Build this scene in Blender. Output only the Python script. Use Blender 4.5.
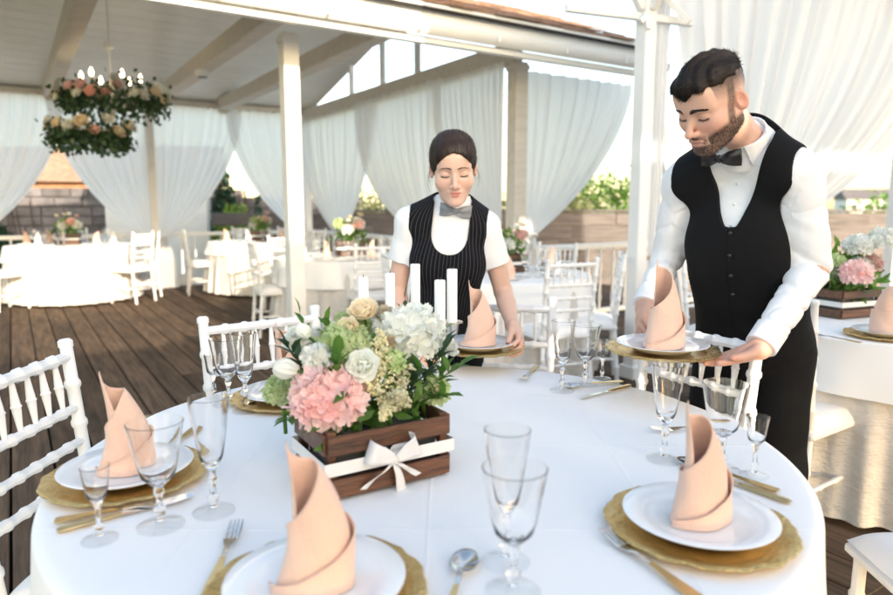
import bpy, math, random
import numpy as np
from mathutils import Vector, Matrix, Euler
for o in list(bpy.data.objects): bpy.data.objects.remove(o)
SC = bpy.context.scene
COL = SC.collection
R = random.Random(7)
PI = math.pi
# ------------------------------------------------------------------ camera
FPX, CX, CY, YH, CAMH = 665.0, 446.5, 297.5, 206.0, 1.27     # measured on the photograph (893 x 595)
PITCH = math.atan((CY - YH) / FPX)
_c, _s = math.cos(PITCH), math.sin(PITCH)
def at(x, y, Y):
    "point seen at photo position x, y standing Y metres in front of the camera"
    u = (x - CX) / FPX; v = -(y - CY) / FPX
    d = (u, _c + v * _s, -_s + v * _c); t = Y / d[1]
    return Vector((d[0] * t, Y, CAMH + d[2] * t))
def on(x, y, z=0.75):
    u = (x - CX) / FPX; v = -(y - CY) / FPX
    d = (u, _c + v * _s, -_s + v * _c); t = (z - CAMH) / d[2]
    return Vector((d[0] * t, d[1] * t, z))
cam = bpy.data.cameras.new('camera'); camo = bpy.data.objects.new('camera', cam); COL.objects.link(camo)
cam.sensor_width = 36.0; cam.lens = FPX / 893 * 36.0; cam.clip_end = 600; cam.clip_start = 0.05
camo.location = (0, 0, CAMH); camo.rotation_euler = (PI / 2 - PITCH, 0, 0)
cam.dof.use_dof = True; cam.dof.focus_distance = 1.72; cam.dof.aperture_fstop = 2.6
SC.camera = camo
# ------------------------------------------------------------------ sky, sun, exposure
SUN_EL, SUN_DIR = 17.0, (0.52, -0.854)               # direction towards the sun on the ground plan
az = math.atan2(SUN_DIR[0], SUN_DIR[1])              # clockwise from +Y
w = bpy.data.worlds.new('World'); SC.world = w; w.use_nodes = True
nt = w.node_tree; bg = nt.nodes['Background']
sky = nt.nodes.new('ShaderNodeTexSky'); sky.sky_type = 'NISHITA'; sky.sun_disc = False
sky.sun_elevation = math.radians(SUN_EL); sky.sun_rotation = az
sky.air_density = 1.0; sky.dust_density = 1.3; sky.ozone_density = 0.6
nt.links.new(sky.outputs[0], bg.inputs[0]); bg.inputs[1].default_value = 0.15
sun = bpy.data.lights.new('sun', 'SUN'); suno = bpy.data.objects.new('sun', sun); COL.objects.link(suno)
sun.energy = 2.0; sun.angle = math.radians(0.6); sun.color = (1.0, 0.93, 0.84)
e = math.radians(SUN_EL)
sd = Vector((SUN_DIR[0] * math.cos(e), SUN_DIR[1] * math.cos(e), math.sin(e)))
suno.rotation_euler = sd.to_track_quat('Z', 'Y').to_euler(); suno.location = (8, -12, 8)
SC.view_settings.view_transform = 'Standard'; SC.view_settings.look = 'None'
SC.view_settings.exposure = 2.0; SC.view_settings.use_white_balance = True; SC.view_settings.white_balance_temperature = 7500; SC.view_settings.gamma = 1.0
SC.render.engine = 'CYCLES'
SC.cycles.use_denoising = True
SC.cycles.max_bounces = 12; SC.cycles.transmission_bounces = 10; SC.cycles.transparent_max_bounces = 16
SC.cycles.diffuse_bounces = 5; SC.cycles.sample_clamp_indirect = 6.0
# ------------------------------------------------------------------ materials
M = {}
def mat(name, col, rough=0.6, metal=0.0, var=0.0, scale=8.0, bump=0.0, bscale=60.0, spec=0.5, stretch=None, col2=None,
        rnd=0.0, coat=0.0, sss=0.0, sheen=0.0, coords='Object'):
    m = bpy.data.materials.new(name); m.use_nodes = True; n = m.node_tree; b = n.nodes['Principled BSDF']
    L = n.links.new
    b.inputs['Base Color'].default_value = (*col, 1); b.inputs['Roughness'].default_value = rough
    b.inputs['Metallic'].default_value = metal; b.inputs['Specular IOR Level'].default_value = spec
    b.inputs['Coat Weight'].default_value = coat; b.inputs['Sheen Weight'].default_value = sheen
    if sss: b.inputs['Subsurface Weight'].default_value = sss; b.inputs['Subsurface Radius'].default_value = (.012, .004, .002); b.inputs['Subsurface Scale'].default_value = 1.0
    tc = n.nodes.new('ShaderNodeTexCoord'); src = tc.outputs[coords]
    if stretch:
        mp = n.nodes.new('ShaderNodeMapping'); mp.inputs['Scale'].default_value = stretch; L(src, mp.inputs[0]); src = mp.outputs[0]
    if rnd and (var or bump):
        oi = n.nodes.new('ShaderNodeObjectInfo'); vm = n.nodes.new('ShaderNodeVectorMath'); vm.operation = 'MULTIPLY_ADD'
        vm.inputs[1].default_value = (37, 53, 71); L(oi.outputs['Random'], vm.inputs[0]); L(src, vm.inputs[2]); src = vm.outputs[0]
    out = None
    if var:
        t = n.nodes.new('ShaderNodeTexNoise'); t.inputs['Scale'].default_value = scale; t.inputs['Detail'].default_value = 6; t.inputs['Roughness'].default_value = .6
        L(src, t.inputs['Vector'])
        rp = n.nodes.new('ShaderNodeValToRGB'); rp.color_ramp.elements[0].position = .32; rp.color_ramp.elements[1].position = .68
        c2 = col2 or tuple(max(0, c * (1 - var)) for c in col)
        rp.color_ramp.elements[0].color = (*c2, 1); rp.color_ramp.elements[1].color = (*col, 1)
        L(t.outputs[0], rp.inputs[0]); out = rp.outputs[0]
    if rnd:
        oi = n.nodes.new('ShaderNodeObjectInfo'); hv = n.nodes.new('ShaderNodeHueSaturation')
        mr = n.nodes.new('ShaderNodeMapRange'); mr.inputs[3].default_value = 1 - rnd; mr.inputs[4].default_value = 1 + rnd
        L(oi.outputs['Random'], mr.inputs[0]); L(mr.outputs[0], hv.inputs['Value'])
        if out: L(out, hv.inputs['Color'])
        else: hv.inputs['Color'].default_value = (*col, 1)
        out = hv.outputs[0]
    if out: L(out, b.inputs['Base Color'])
    if bump:
        t2 = n.nodes.new('ShaderNodeTexNoise'); t2.inputs['Scale'].default_value = bscale; t2.inputs['Detail'].default_value = 5
        L(src, t2.inputs['Vector']); bp = n.nodes.new('ShaderNodeBump'); bp.inputs['Strength'].default_value = bump; bp.inputs['Distance'].default_value = .01
        L(t2.outputs[0], bp.inputs['Height']); L(bp.outputs[0], b.inputs['Normal'])
    M[name] = m; return m
def sheer(name, col, transp=.12, transl=.5):
    m = bpy.data.materials.new(name); m.use_nodes = True; n = m.node_tree; n.nodes.clear(); L = n.links.new
    o = n.nodes.new('ShaderNodeOutputMaterial'); d = n.nodes.new('ShaderNodeBsdfDiffuse'); t = n.nodes.new('ShaderNodeBsdfTranslucent'); tr = n.nodes.new('ShaderNodeBsdfTransparent')
    a = n.nodes.new('ShaderNodeMixShader'); b = n.nodes.new('ShaderNodeMixShader')
    d.inputs[0].default_value = (*col, 1); t.inputs[0].default_value = (*col, 1)
    a.inputs[0].default_value = transl; b.inputs[0].default_value = transp
    L(d.outputs[0], a.inputs[1]); L(t.outputs[0], a.inputs[2]); L(a.outputs[0], b.inputs[1]); L(tr.outputs[0], b.inputs[2]); L(b.outputs[0], o.inputs[0])
    M[name] = m; return m
def leafy(name, col, col2, transl=.35, rough=.5):
    m = mat(name, col, rough, var=.4, scale=14, col2=col2, rnd=.18); n = m.node_tree; L = n.links.new
    b = n.nodes['Principled BSDF']; o = n.nodes['Material Output']; t = n.nodes.new('ShaderNodeBsdfTranslucent'); x = n.nodes.new('ShaderNodeMixShader')
    src = b.inputs['Base Color'].links[0].from_socket; L(src, t.inputs[0]); x.inputs[0].default_value = transl
    L(b.outputs[0], x.inputs[1]); L(t.outputs[0], x.inputs[2]); L(x.outputs[0], o.inputs[0]); return m
def vcol(name, rough=.5, sss=.0, bump=0., bscale=200, spec=.35):
    m = mat(name, (.8, .8, .8), rough, bump=bump, bscale=bscale, spec=spec, sss=sss); n = m.node_tree
    a = n.nodes.new('ShaderNodeVertexColor'); a.layer_name = 'Col'; n.links.new(a.outputs[0], n.nodes['Principled BSDF'].inputs['Base Color']); return m

mat('white_paint', (.78, .78, .77), .45, var=.06, scale=5, bump=.05, bscale=40)
mat('chair_white', (.80, .80, .80), .38, var=.04, scale=9, bump=.04, bscale=50)
mat('cushion', (.80, .79, .78), .85, bump=.15, bscale=120, sheen=.2)
mat('old_white', (.78, .77, .745), .6, var=.16, scale=3.5, bump=.15, bscale=30)
mat('beam_paint', (.66, .60, .53), .55, var=.15, scale=3, bump=.12, bscale=25, stretch=(1, 6, 6))
mat('ceiling_paint', (.86, .855, .845), .55, var=.08, scale=2, rnd=.025)
mat('gutter_paint', (.82, .82, .80), .3, var=.06, scale=3)
mat('deck_wood', (.15, .098, .066), .85, spec=.15, var=.6, scale=3.2, bump=.5, bscale=9, stretch=(9, .7, 9), col2=(.055, .039, .029), rnd=.26)
mat('deck_under', (.02, .018, .016), .9)
mat('crate_wood', (.15, .060, .028), .34, var=.7, scale=5, bump=.25, bscale=18, stretch=(1.2, 14, 14), col2=(.040, .015, .008), rnd=.15)
mat('shingle', (.36, .22, .15), .8, var=.5, scale=6, bump=.5, bscale=50, rnd=.3)
mat('table_linen', (.84, .84, .84), .75, bump=.22, bscale=7, sheen=.15)
# ironed fold lines in the cloth
n = M['table_linen'].node_tree; L = n.links.new; bp = [x for x in n.nodes if x.type == 'BUMP'][0]; tc = n.nodes.new('ShaderNodeTexCoord'); sx = n.nodes.new('ShaderNodeSeparateXYZ'); L(tc.outputs['Object'], sx.inputs[0]); hs_ = []
for ax_i in (0, 1):
    pp = n.nodes.new('ShaderNodeMath'); pp.operation = 'PINGPONG'; pp.inputs[1].default_value = .19; L(sx.outputs[ax_i], pp.inputs[0])
    mr = n.nodes.new('ShaderNodeMapRange'); mr.inputs[1].default_value = 0; mr.inputs[2].default_value = .005; mr.inputs[3].default_value = .35; mr.inputs[4].default_value = 0; mr.interpolation_type = 'SMOOTHSTEP'; L(pp.outputs[0], mr.inputs[0]); hs_.append(mr.outputs[0])
ad = n.nodes.new('ShaderNodeMath'); L(hs_[0], ad.inputs[0]); L(hs_[1], ad.inputs[1]); ad2 = n.nodes.new('ShaderNodeMath'); L(ad.outputs[0], ad2.inputs[0]); L(bp.inputs['Height'].links[0].from_socket, ad2.inputs[1]); L(ad2.outputs[0], bp.inputs['Height'])
mat('skirt_linen', (.66, .63, .60), .85, var=.15, scale=20, bump=.8, bscale=45, stretch=(1, 1, 2.5))
mat('porcelain', (.86, .86, .85), .12, coat=.3)
mat('napkin_peach', (.80, .53, .41), .8, bump=.3, bscale=260, var=.06, scale=10, sheen=.3)
mat('napkin_white', (.82, .82, .82), .8, bump=.2, bscale=420)
mat('steel', (.62, .62, .62), .18, metal=1, var=.08, scale=20)
mat('brass_handle', (.72, .52, .25), .3, metal=1, var=.2, scale=40)
mat('candle_wax', (.86, .85, .82), .45, sss=.3)
mat('wick', (.05, .04, .03), .9)
mat('silver', (.75, .73, .68), .2, metal=1)
mat('ribbon', (.70, .69, .68), .35, bump=.1, bscale=300, sheen=.4)
mat('bulb', (.9, .9, .9), .3)
_b = M['bulb'].node_tree.nodes['Principled BSDF']; _b.inputs['Emission Color'].default_value = (1, .82, .55, 1); _b.inputs['Emission Strength'].default_value = 6
mat('plaster_white', (.74, .74, .72), .8, var=.1, scale=2)
mat('brick_orange', (.50, .26, .15), .85, var=.4, scale=3, bump=.4, bscale=8, rnd=.12)
mat('stone_grey', (.20, .185, .19), .9, var=.5, scale=3, bump=.8, bscale=12, rnd=.25)
mat('fence_wood', (.20, .175, .17), .8, var=.55, scale=3, bump=.5, bscale=12, stretch=(.7, 8, 8), col2=(.10, .088, .088), rnd=.18)
mat('ground_mat', (.16, .15, .11), .95, var=.5, scale=.8, bump=.5, bscale=10, col2=(.06, .085, .035))
mat('bark', (.09, .06, .04), .9, var=.4, scale=10, bump=.6, bscale=30)
mat('black_cloth', (.0065, .0065, .0075), .8, bump=.35, bscale=14, spec=.18)
mat('satin_black', (.010, .010, .012), .3, bump=.05, bscale=60)
mat('satin_grey', (.23, .24, .255), .32, bump=.1, bscale=200)
mat('shirt_cotton', (.80, .80, .81), .75, bump=.12, bscale=300, sheen=.1)
mat('button_black', (.015, .015, .015), .35)
mat('button_white', (.75, .75, .75), .3)
mat('nail_dark', (.10, .01, .03), .2)
mat('plastic_dark', (.05, .05, .05), .4)
mat('rope', (.55, .42, .28), .9, bump=.4, bscale=120)
sheer('curtain_sheer', (.82, .82, .83), .04, .34)
sheer('curtain_far', (.90, .90, .90), .04, .66)
sheer('skirt_sheer', (.66, .58, .52), .0, .12)
leafy('leaf_green', (.13, .28, .04), (.06, .16, .025))
leafy('leaf_dark', (.035, .085, .035), (.018, .05, .018), .2)
leafy('leaf_lime', (.30, .42, .07), (.16, .28, .04))
leafy('shrub_olive', (.20, .22, .08), (.10, .13, .05))
leafy('ivy', (.035, .10, .055), (.02, .055, .035), .2)
leafy('petal_pink', (.86, .56, .55), (.84, .70, .66), .35, .55)
leafy('petal_white', (.86, .86, .84), (.82, .84, .76), .35, .55)
leafy('petal_cream', (.84, .77, .62), (.82, .70, .52), .35, .55)
leafy('petal_green', (.62, .70, .42), (.50, .62, .30), .35, .55)
leafy('petal_astilbe', (.86, .82, .60), (.80, .74, .46), .35, .6)
leafy('petal_peach', (.84, .60, .52), (.82, .50, .45), .35, .55)
# gold charger with hammered relief
m = mat('gold', (.74, .50, .20), .30, metal=1, var=.25, scale=30, bump=.0); 
# rim relief
m = mat('gold_rim', (.82, .59, .27), .27, metal=1, var=.25, scale=40, bump=.8, bscale=110, col2=(.62, .40, .14))
g = bpy.data.materials.new('glass'); g.use_nodes = True; _b = g.node_tree.nodes['Principled BSDF']
_b.inputs['Base Color'].default_value = (1, 1, 1, 1); _b.inputs['Roughness'].default_value = 0.0; _b.inputs['Transmission Weight'].default_value = 1; _b.inputs['IOR'].default_value = 1.46
M['glass'] = g
g = bpy.data.materials.new('thin_glass'); g.use_nodes = True; n = g.node_tree; n.nodes.clear(); L = n.links.new
o = n.nodes.new('ShaderNodeOutputMaterial'); a = n.nodes.new('ShaderNodeBsdfTransparent'); b = n.nodes.new('ShaderNodeBsdfGlossy'); fz = n.nodes.new('ShaderNodeLayerWeight'); pw = n.nodes.new('ShaderNodeMath'); pw.operation = 'POWER'; pw.inputs[1].default_value = 4; ma = n.nodes.new('ShaderNodeMath'); ma.operation = 'MULTIPLY_ADD'; ma.inputs[1].default_value = .7; ma.inputs[2].default_value = .035; x = n.nodes.new('ShaderNodeMixShader')
a.inputs[0].default_value = (.992, .994, .994, 1); b.inputs['Roughness'].default_value = .02; fz.inputs[0].default_value = .5
L(fz.outputs['Facing'], pw.inputs[0]); L(pw.outputs[0], ma.inputs[0]); L(ma.outputs[0], x.inputs[0]); L(a.outputs[0], x.inputs[1]); L(b.outputs[0], x.inputs[2]); L(x.outputs[0], o.inputs[0]); M['thin_glass'] = g
vcol('skin', .45, .15, .04, 420)
vcol('hair', .5, 0, .0)
# pinstripe: thin pale stripes in the cloth
m = mat('pinstripe', (.008, .008, .01), .8, spec=.15, coords='UV'); n = m.node_tree; L = n.links.new
tc = n.nodes.new('ShaderNodeTexCoord'); sx = n.nodes.new('ShaderNodeSeparateXYZ'); mt = n.nodes.new('ShaderNodeMath'); mt.operation = 'MULTIPLY'; mt.inputs[1].default_value = 1 / .0105
fr = n.nodes.new('ShaderNodeMath'); fr.operation = 'FRACT'; lt = n.nodes.new('ShaderNodeMath'); lt.operation = 'LESS_THAN'; lt.inputs[1].default_value = .12
mx = n.nodes.new('ShaderNodeMixRGB'); mx.inputs[1].default_value = (.006, .006, .008, 1); mx.inputs[2].default_value = (.07, .07, .08, 1)
L(tc.outputs['UV'], sx.inputs[0]); L(sx.outputs[0], mt.inputs[0]); L(mt.outputs[0], fr.inputs[0]); L(fr.outputs[0], lt.inputs[0]); L(lt.outputs[0], mx.inputs[0]); L(mx.outputs[0], n.nodes['Principled BSDF'].inputs['Base Color'])

# ------------------------------------------------------------------ mesh helpers
class MB:
    "collects shapes; build() links them as one mesh object"
    def __init__(s): s.v = []; s.f = []
    def add(s, v, f):
        o = len(s.v); s.v += [tuple(p) for p in v]; s.f += [tuple(i + o for i in q) for q in f]; return s
    def box(s, c, d, rot=None, taper=1.0, bev=0.0):
        hx, hy, hz = d[0] / 2, d[1] / 2, d[2] / 2; c = Vector(c)
        if bev:
            vs = []; b = bev
            for z, k in ((-hz, b), (-hz + b, 0), (hz - b, 0), (hz, b)):
                for x, y in ((-hx + b, -hy), (hx - b, -hy), (hx, -hy + b), (hx, hy - b), (hx - b, hy), (-hx + b, hy), (-hx, hy - b), (-hx, -hy + b)):
                    sx = (hx - k) / hx; sy = (hy - k) / hy; vs.append(Vector((x * sx, y * sy, z)))
            fs = [tuple(range(7, -1, -1)), tuple(range(24, 32))]
            for r in range(3):
                for i in range(8): fs.append((r * 8 + i, r * 8 + (i + 1) % 8, r * 8 + 8 + (i + 1) % 8, r * 8 + 8 + i))
        else:
            vs = [Vector((x * hx * (taper if z > 0 else 1), y * hy * (taper if z > 0 else 1), z * hz)) for z in (-1, 1) for x, y in ((-1, -1), (1, -1), (1, 1), (-1, 1))]
            fs = [(3, 2, 1, 0), (4, 5, 6, 7), (0, 1, 5, 4), (1, 2, 6, 5), (2, 3, 7, 6), (3, 0, 4, 7)]
        if rot is not None:
            rm = rot if isinstance(rot, Matrix) else Euler(rot).to_matrix(); vs = [rm @ p for p in vs]
        return s.add([p + c for p in vs], fs)
    def bar(s, a, b, wd, ht, up=(0, 0, 1), bev=0.0):
        a, b = Vector(a), Vector(b); y = (b - a).normalized(); x = y.cross(Vector(up)).normalized(); z = x.cross(y)
        return s.box((a + b) / 2, (wd, (b - a).length, ht), Matrix((x, y, z)).transposed(), bev=bev)
    def tube(s, pts, rad, n=8, cap=True, sy=1.0):
        pts = [Vector(p) for p in pts]; k = len(pts); rad = rad if hasattr(rad, '__len__') else [rad] * k
        vs = []; ref = None
        for i, p in enumerate(pts):
            t = (pts[min(i + 1, k - 1)] - pts[max(i - 1, 0)]).normalized()
            if ref is None: ref = Vector((1, 0, 0)) if abs(t.x) < .8 else Vector((0, 1, 0))
            x = (ref - t * ref.dot(t)).normalized(); y = t.cross(x); ref = x
            for j in range(n):
                a = 2 * PI * j / n; vs.append(p + (x * math.cos(a) + y * math.sin(a) * sy) * rad[i])
        fs = [(i * n + j, i * n + (j + 1) % n, i * n + n + (j + 1) % n, i * n + n + j) for i in range(k - 1) for j in range(n)]
        if cap: fs += [tuple(range(n - 1, -1, -1)), tuple(range((k - 1) * n, k * n))]
        return s.add(vs, fs)
    def lathe(s, prof, n=32, c=(0, 0, 0), closed=False, wob=None):
        "prof: (r, z) list"
        c = Vector(c); vs = []; k = len(prof)
        for r, z in prof:
            for j in range(n):
                a = 2 * PI * j / n; q = wob(a, r, z) if wob else (r, z); vs.append(c + Vector((q[0] * math.cos(a), q[0] * math.sin(a), q[1])))
        fs = [(i * n + j, i * n + (j + 1) % n, ((i + 1) % k) * n + (j + 1) % n, ((i + 1) % k) * n + j) for i in range(k if closed else k - 1) for j in range(n)]
        if not closed:
            if prof[0][0] > 1e-5: fs.append(tuple(range(n - 1, -1, -1)))
            if prof[-1][0] > 1e-5: fs.append(tuple(range((k - 1) * n, k * n)))
        return s.add(vs, fs)
    def grid(s, fn, nu, nv):
        vs = [fn(i / nu, j / nv) for j in range(nv + 1) for i in range(nu + 1)]
        return s.add(vs, [(j * (nu + 1) + i, j * (nu + 1) + i + 1, (j + 1) * (nu + 1) + i + 1, (j + 1) * (nu + 1) + i) for j in range(nv) for i in range(nu)])
    def ball(s, c, r, n=8, m=5, sc=(1, 1, 1)):
        c = Vector(c); vs = [c + Vector((0, 0, r * sc[2]))]
        for i in range(1, m):
            for j in range(n):
                t = PI * i / m; a = 2 * PI * j / n; vs.append(c + Vector((r * sc[0] * math.sin(t) * math.cos(a), r * sc[1] * math.sin(t) * math.sin(a), r * sc[2] * math.cos(t))))
        vs.append(c - Vector((0, 0, r * sc[2]))); e = len(vs) - 1; fs = [(0, 1 + j, 1 + (j + 1) % n) for j in range(n)]
        fs += [(1 + i * n + j, 1 + i * n + n + j, 1 + i * n + n + (j + 1) % n, 1 + i * n + (j + 1) % n) for i in range(m - 2) for j in range(n)]
        fs += [(e, e - n + (j + 1) % n, e - n + j) for j in range(n)]
        return s.add(vs, fs)
    def mesh(s, name, mt, smooth=True, angle=40):
        me = bpy.data.meshes.new(name); me.from_pydata(s.v, [], s.f); me.update()
        if smooth:
            me.polygons.foreach_set('use_smooth', [True] * len(me.polygons))
            if angle and hasattr(me, 'set_sharp_from_angle'): me.set_sharp_from_angle(angle=math.radians(angle))
        me.materials.append(M[mt] if isinstance(mt, str) else mt); return me
    def build(s, name, mt, parent=None, smooth=True, angle=40, loc=None):
        return link(name, s.mesh(name, mt, smooth, angle), parent, loc)
def link(name, me, parent=None, loc=None, rot=None, scale=None):
    o = bpy.data.objects.new(name, me); COL.objects.link(o)
    if parent is not None: o.parent = parent
    if loc is not None: o.location = loc
    if rot is not None: o.rotation_euler = rot
    if scale is not None: o.scale = (scale,) * 3 if not hasattr(scale, '__len__') else scale
    return o
def tag(o, label=None, cat=None, group=None, kind=None):
    if label: o['label'] = label
    if cat: o['category'] = cat
    if group: o['group'] = group
    if kind: o['kind'] = kind
    return o
def thing(name, label, cat, loc=(0, 0, 0), rz=0, group=None, scale=None):
    o = link(name, None, None, loc, (0, 0, rz), scale); o.empty_display_size = .1; return tag(o, label, cat, group)
def struct(name, mb, mt, parent=None, **k):
    o = mb.build(name, mt, parent, **k)
    if parent is None: o['kind'] = 'structure'
    return o
KIDS = {}
def copy_tree(o, parent=None):
    c = o.copy(); COL.objects.link(c); c.parent = parent
    for ch in list(o.children): copy_tree(ch, c)
    return c
def place(proto, used, loc, rz, label, cat=None, group=None, scale=None):
    o = proto if not used.get(proto.name) else copy_tree(proto); used[proto.name] = 1
    o.location = loc; o.rotation_euler = (0, 0, rz); tag(o, label, cat, group)
    if scale: o.scale = (scale,) * 3
    return o
USED = {}
def solid(o, t, off=0.0):
    md = o.modifiers.new('thick', 'SOLIDIFY'); md.thickness = t; md.offset = off; return o
# plan axes of the pavilion
TH = math.radians(33.0); UX = Vector((math.cos(TH), math.sin(TH), 0)); VX = Vector((-math.sin(TH), math.cos(TH), 0))
def uv(u, v, z=0): return UX * u + VX * v + Vector((0, 0, z))
def on_line(px, P, D):
    "parameter along P + t D where it is seen at photo column px"
    k = (px - CX) / FPX; return (k * P.y - P.x) / (D.x - k * D.y)
# ================================================================== SETTING
g = MB().grid(lambda a, b: ((a - .5) * 500, (b - .35) * 500, -.35), 20, 20)
struct('ground', g, 'ground_mat')
# deck of long boards running along VX
deck = struct('deck_floor', MB().box((0, 0, 0), (9.8, 13.9, .1)), 'deck_under'); deck.location = uv(3.3, 4.3, -.12); deck.rotation_euler = (0, 0, TH)
BW = .182; board_mesh = {}
for i in range(53):
    u0 = -4.85 + i * BW + BW / 2; v = -6.9 - R.random() * 2.5
    while v < 6.9:
        L_ = R.choice((3.6, 4.2, 4.8)); a, b = max(v, -6.93), min(v + L_, 6.93); v += L_
        if b - a < .25: continue
        key = round(b - a, 1)
        if key not in board_mesh: board_mesh[key] = MB().box((0, 0, 0), (BW - .011, key - .008, .035), bev=.004).mesh('plank', 'deck_wood', angle=25)
        o = link('plank', board_mesh[key], deck, (u0, (a + b) / 2, .1 + R.uniform(-.0018, .0018)), (0, R.uniform(-.006, .006), 0))
# deck local z .1 + .0175 - .12 -> top at about 0
# ------------------------------------------------------------------ pavilion frame
BP = Vector((-4.46, 10.2, 0)); CORN = BP + UX * 2.46                       # back wall post, back right corner
FC = Vector((.70, 6.77, 0))                                               # front right corner
WALL_H = 2.79
def post(name, p, h, wd, label, mt='old_white', z0=0.0, lab2=None):
    t = thing(name, label, 'post', (p.x, p.y, z0), TH)
    MB().box((0, 0, h / 2), (wd, wd, h), bev=.006).build('shaft', mt, t, angle=25)
    MB().box((0, 0, .06), (wd + .03, wd + .03, .12), bev=.006).build('foot_block', mt, t, angle=25)
    MB().box((0, 0, h - .05), (wd + .024, wd + .024, .05), bev=.005).build('collar', mt, t, angle=25); return t
LP = FC - UX * 2.33
post('pavilion_post', LP, 2.62, .128, 'thick white wooden post under the gutter, left of the waitress')
post('pavilion_post', FC, 2.66, .15, 'beige weathered post between the curtains, right of the waitress head', 'beam_paint')
post('pavilion_post', BP, 2.8, .12, 'far white post between two gathered curtains beside the far left table')
post('pavilion_post', CORN, 2.8, .13, 'far corner post half hidden behind the thick white post')
post('pavilion_post', BP - UX * 2.46, 2.8, .13, 'far post at the left edge behind the leftmost curtain')
# tie beams across the pavilion
W0 = BP - UX * 4
def beam(p0, p1, z, wd, ht, label):
    t = thing('ceiling_beam', label, 'beam', (p0.x, p0.y, z), 0, 'ceiling beams of the pavilion')
    MB().bar((0, 0, 0), p1 - p0, wd, ht, bev=.008).build('timber', 'beam_paint', t, angle=25)
    d = (p1 - p0).normalized()
    MB().bar(d * .02 - Vector((0, 0, ht / 2 + .02)), d * .16 - Vector((0, 0, ht / 2 + .02)), wd * .8, .04).build('bracket', 'beam_paint', t)
for pxb, lab in ((62, 'beige ceiling beam above the flower chandelier'), (163, 'beige ceiling beam carrying the small round spotlight'), (228, 'shorter beige ceiling beam above the far right corner table')):
    s = on_line(pxb, W0, UX); p0 = W0 + UX * s; beam(p0, p0 - VX * 6.0, 2.84, .16, .18, lab)
t = thing('wall_beam', 'long beige beam along the top of the side curtains behind the waitress', 'beam', (CORN.x, CORN.y, 2.76))
MB().bar((0, 0, 0), FC - CORN, .13, .2, bev=.008).build('timber', 'beam_paint', t, angle=25)
t = thing('wall_plate', 'dark gapped beam along the top of the far curtains', 'beam', (W0.x, W0.y, 2.82))
MB().bar(UX * -1, CORN - W0 + UX * .1, .12, .08, bev=.006).build('timber', 'beam_paint', t, angle=25)
# gable struts in the open triangle above the side beam
RIDGE = 3.62; RV = 3.0                                                     # ridge height and distance from the back wall
for f in (.33, .5, .66):
    p = CORN + (FC - CORN) * f; hh = min(f, 1 - f) * 2 * (RIDGE - 2.9) - .06
    t = thing('gable_strut', {.33: 'far thin white strut', .5: 'tall thin white strut', .66: 'near thin white strut'}[f] + ' in the open gable above the side beam', 'strut', (p.x, p.y, 2.86))
    MB().box((0, 0, hh / 2), (.06, .06, hh), (0, 0, TH)).build('shaft', 'white_paint', t)
# ceiling: boarded slopes
vb = CORN.dot(VX); vf = FC.dot(VX); vm = (vb + vf) / 2; u_r = CORN.dot(UX) + .15; u_l = u_r - 9.5
def zceil(v): return 2.9 + (RIDGE - 2.9) * (1 - abs(v - vm) / ((vb - vf) / 2))
cw = .19
_pts = [uv(u, v, z - 2.9) for u in (u_l, u_r) for v, z in ((vb + .15, zceil(vb + .15) + .04), (vm, RIDGE + .05), (vf - .6, zceil(vf - .6) + .04))]
cl = struct('ceiling', MB().add(_pts, [(0, 1, 4, 3), (1, 2, 5, 4)]), 'deck_under', smooth=False); cl.location = (0, 0, 2.9)
cb = {}
for side in (0, 1):
    v = vb + .1 if side == 0 else vf - .55
    while (v > vm if side == 0 else v < vm):
        v2 = v - cw if side == 0 else v + cw; vc = (v + v2) / 2; z = zceil(vc); sl = math.atan2(RIDGE - 2.9, (vb - vf) / 2) * (-1 if side == 0 else 1)
        if side not in cb: cb[side] = MB().box((0, 0, 0), (9.5, cw / math.cos(sl) - .005, .02), bev=.003).mesh('ceiling_board', 'ceiling_paint', angle=25)
        p = uv((u_l + u_r) / 2, vc, z); o = link('ceiling_board', cb[side], cl, p - Vector((0, 0, 2.9)), (sl, 0, TH)); o.rotation_mode = 'XYZ'
        o.rotation_euler = (Matrix.Rotation(TH, 3, 'Z') @ Matrix.Rotation(sl, 3, 'X')).to_euler()
        v = v2
# front eave: gutter, fascia, shingles
EV = .62; E0 = FC - VX * EV; ul, ur = -5.6, 1.35
t = thing('roof_gutter', 'white metal rain gutter with fascia board under the shingled roof', 'gutter', (E0.x, E0.y, 2.66), TH)
pr = [(0, .0), (-.02, -.05), (-.065, -.075), (-.11, -.05), (-.125, .0), (-.128, .012), (-.118, .012), (-.104, -.042), (-.065, -.064), (-.028, -.045), (-.012, .0)]
mb = MB(); k = len(pr)
mb.add([(x, y, z) for x in (ul, ur) for y, z in pr], [(i, (i + 1) % k, k + (i + 1) % k, k + i) for i in range(k)] + [tuple(range(k)), tuple(range(2 * k - 1, k - 1, -1))]); mb.build('gutter_channel', 'gutter_paint', t, angle=50)
MB().box(((ul + ur) / 2, .012, .06), (ur - ul, .03, .2), bev=.004).build('fascia_board', 'gutter_paint', t, angle=25)
MB().box(((ul + ur) / 2, .012, -.095), (ur - ul, .07, .05), bev=.004).build('soffit_board', 'gutter_paint', t, angle=25)
MB().box(((ul + ur) / 2, -.015, .16), (ur - ul, .07, .03), bev=.004).build('drip_edge', 'gutter_paint', t, angle=25)
br = MB().box((0, -.066, .018), (.022, .13, .006)).box((0, -.129, -.02), (.022, .006, .07)).mesh('gutter_bracket', 'gutter_paint')
x = ul + .3
while x < ur: link('gutter_bracket', br, t, (x, 0, 0)); x += .75
sl = math.radians(22)
t = thing('shingle_roof', 'brown shingled roof edge above the white gutter', 'roof', (E0.x, E0.y, 2.84), TH)
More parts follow.
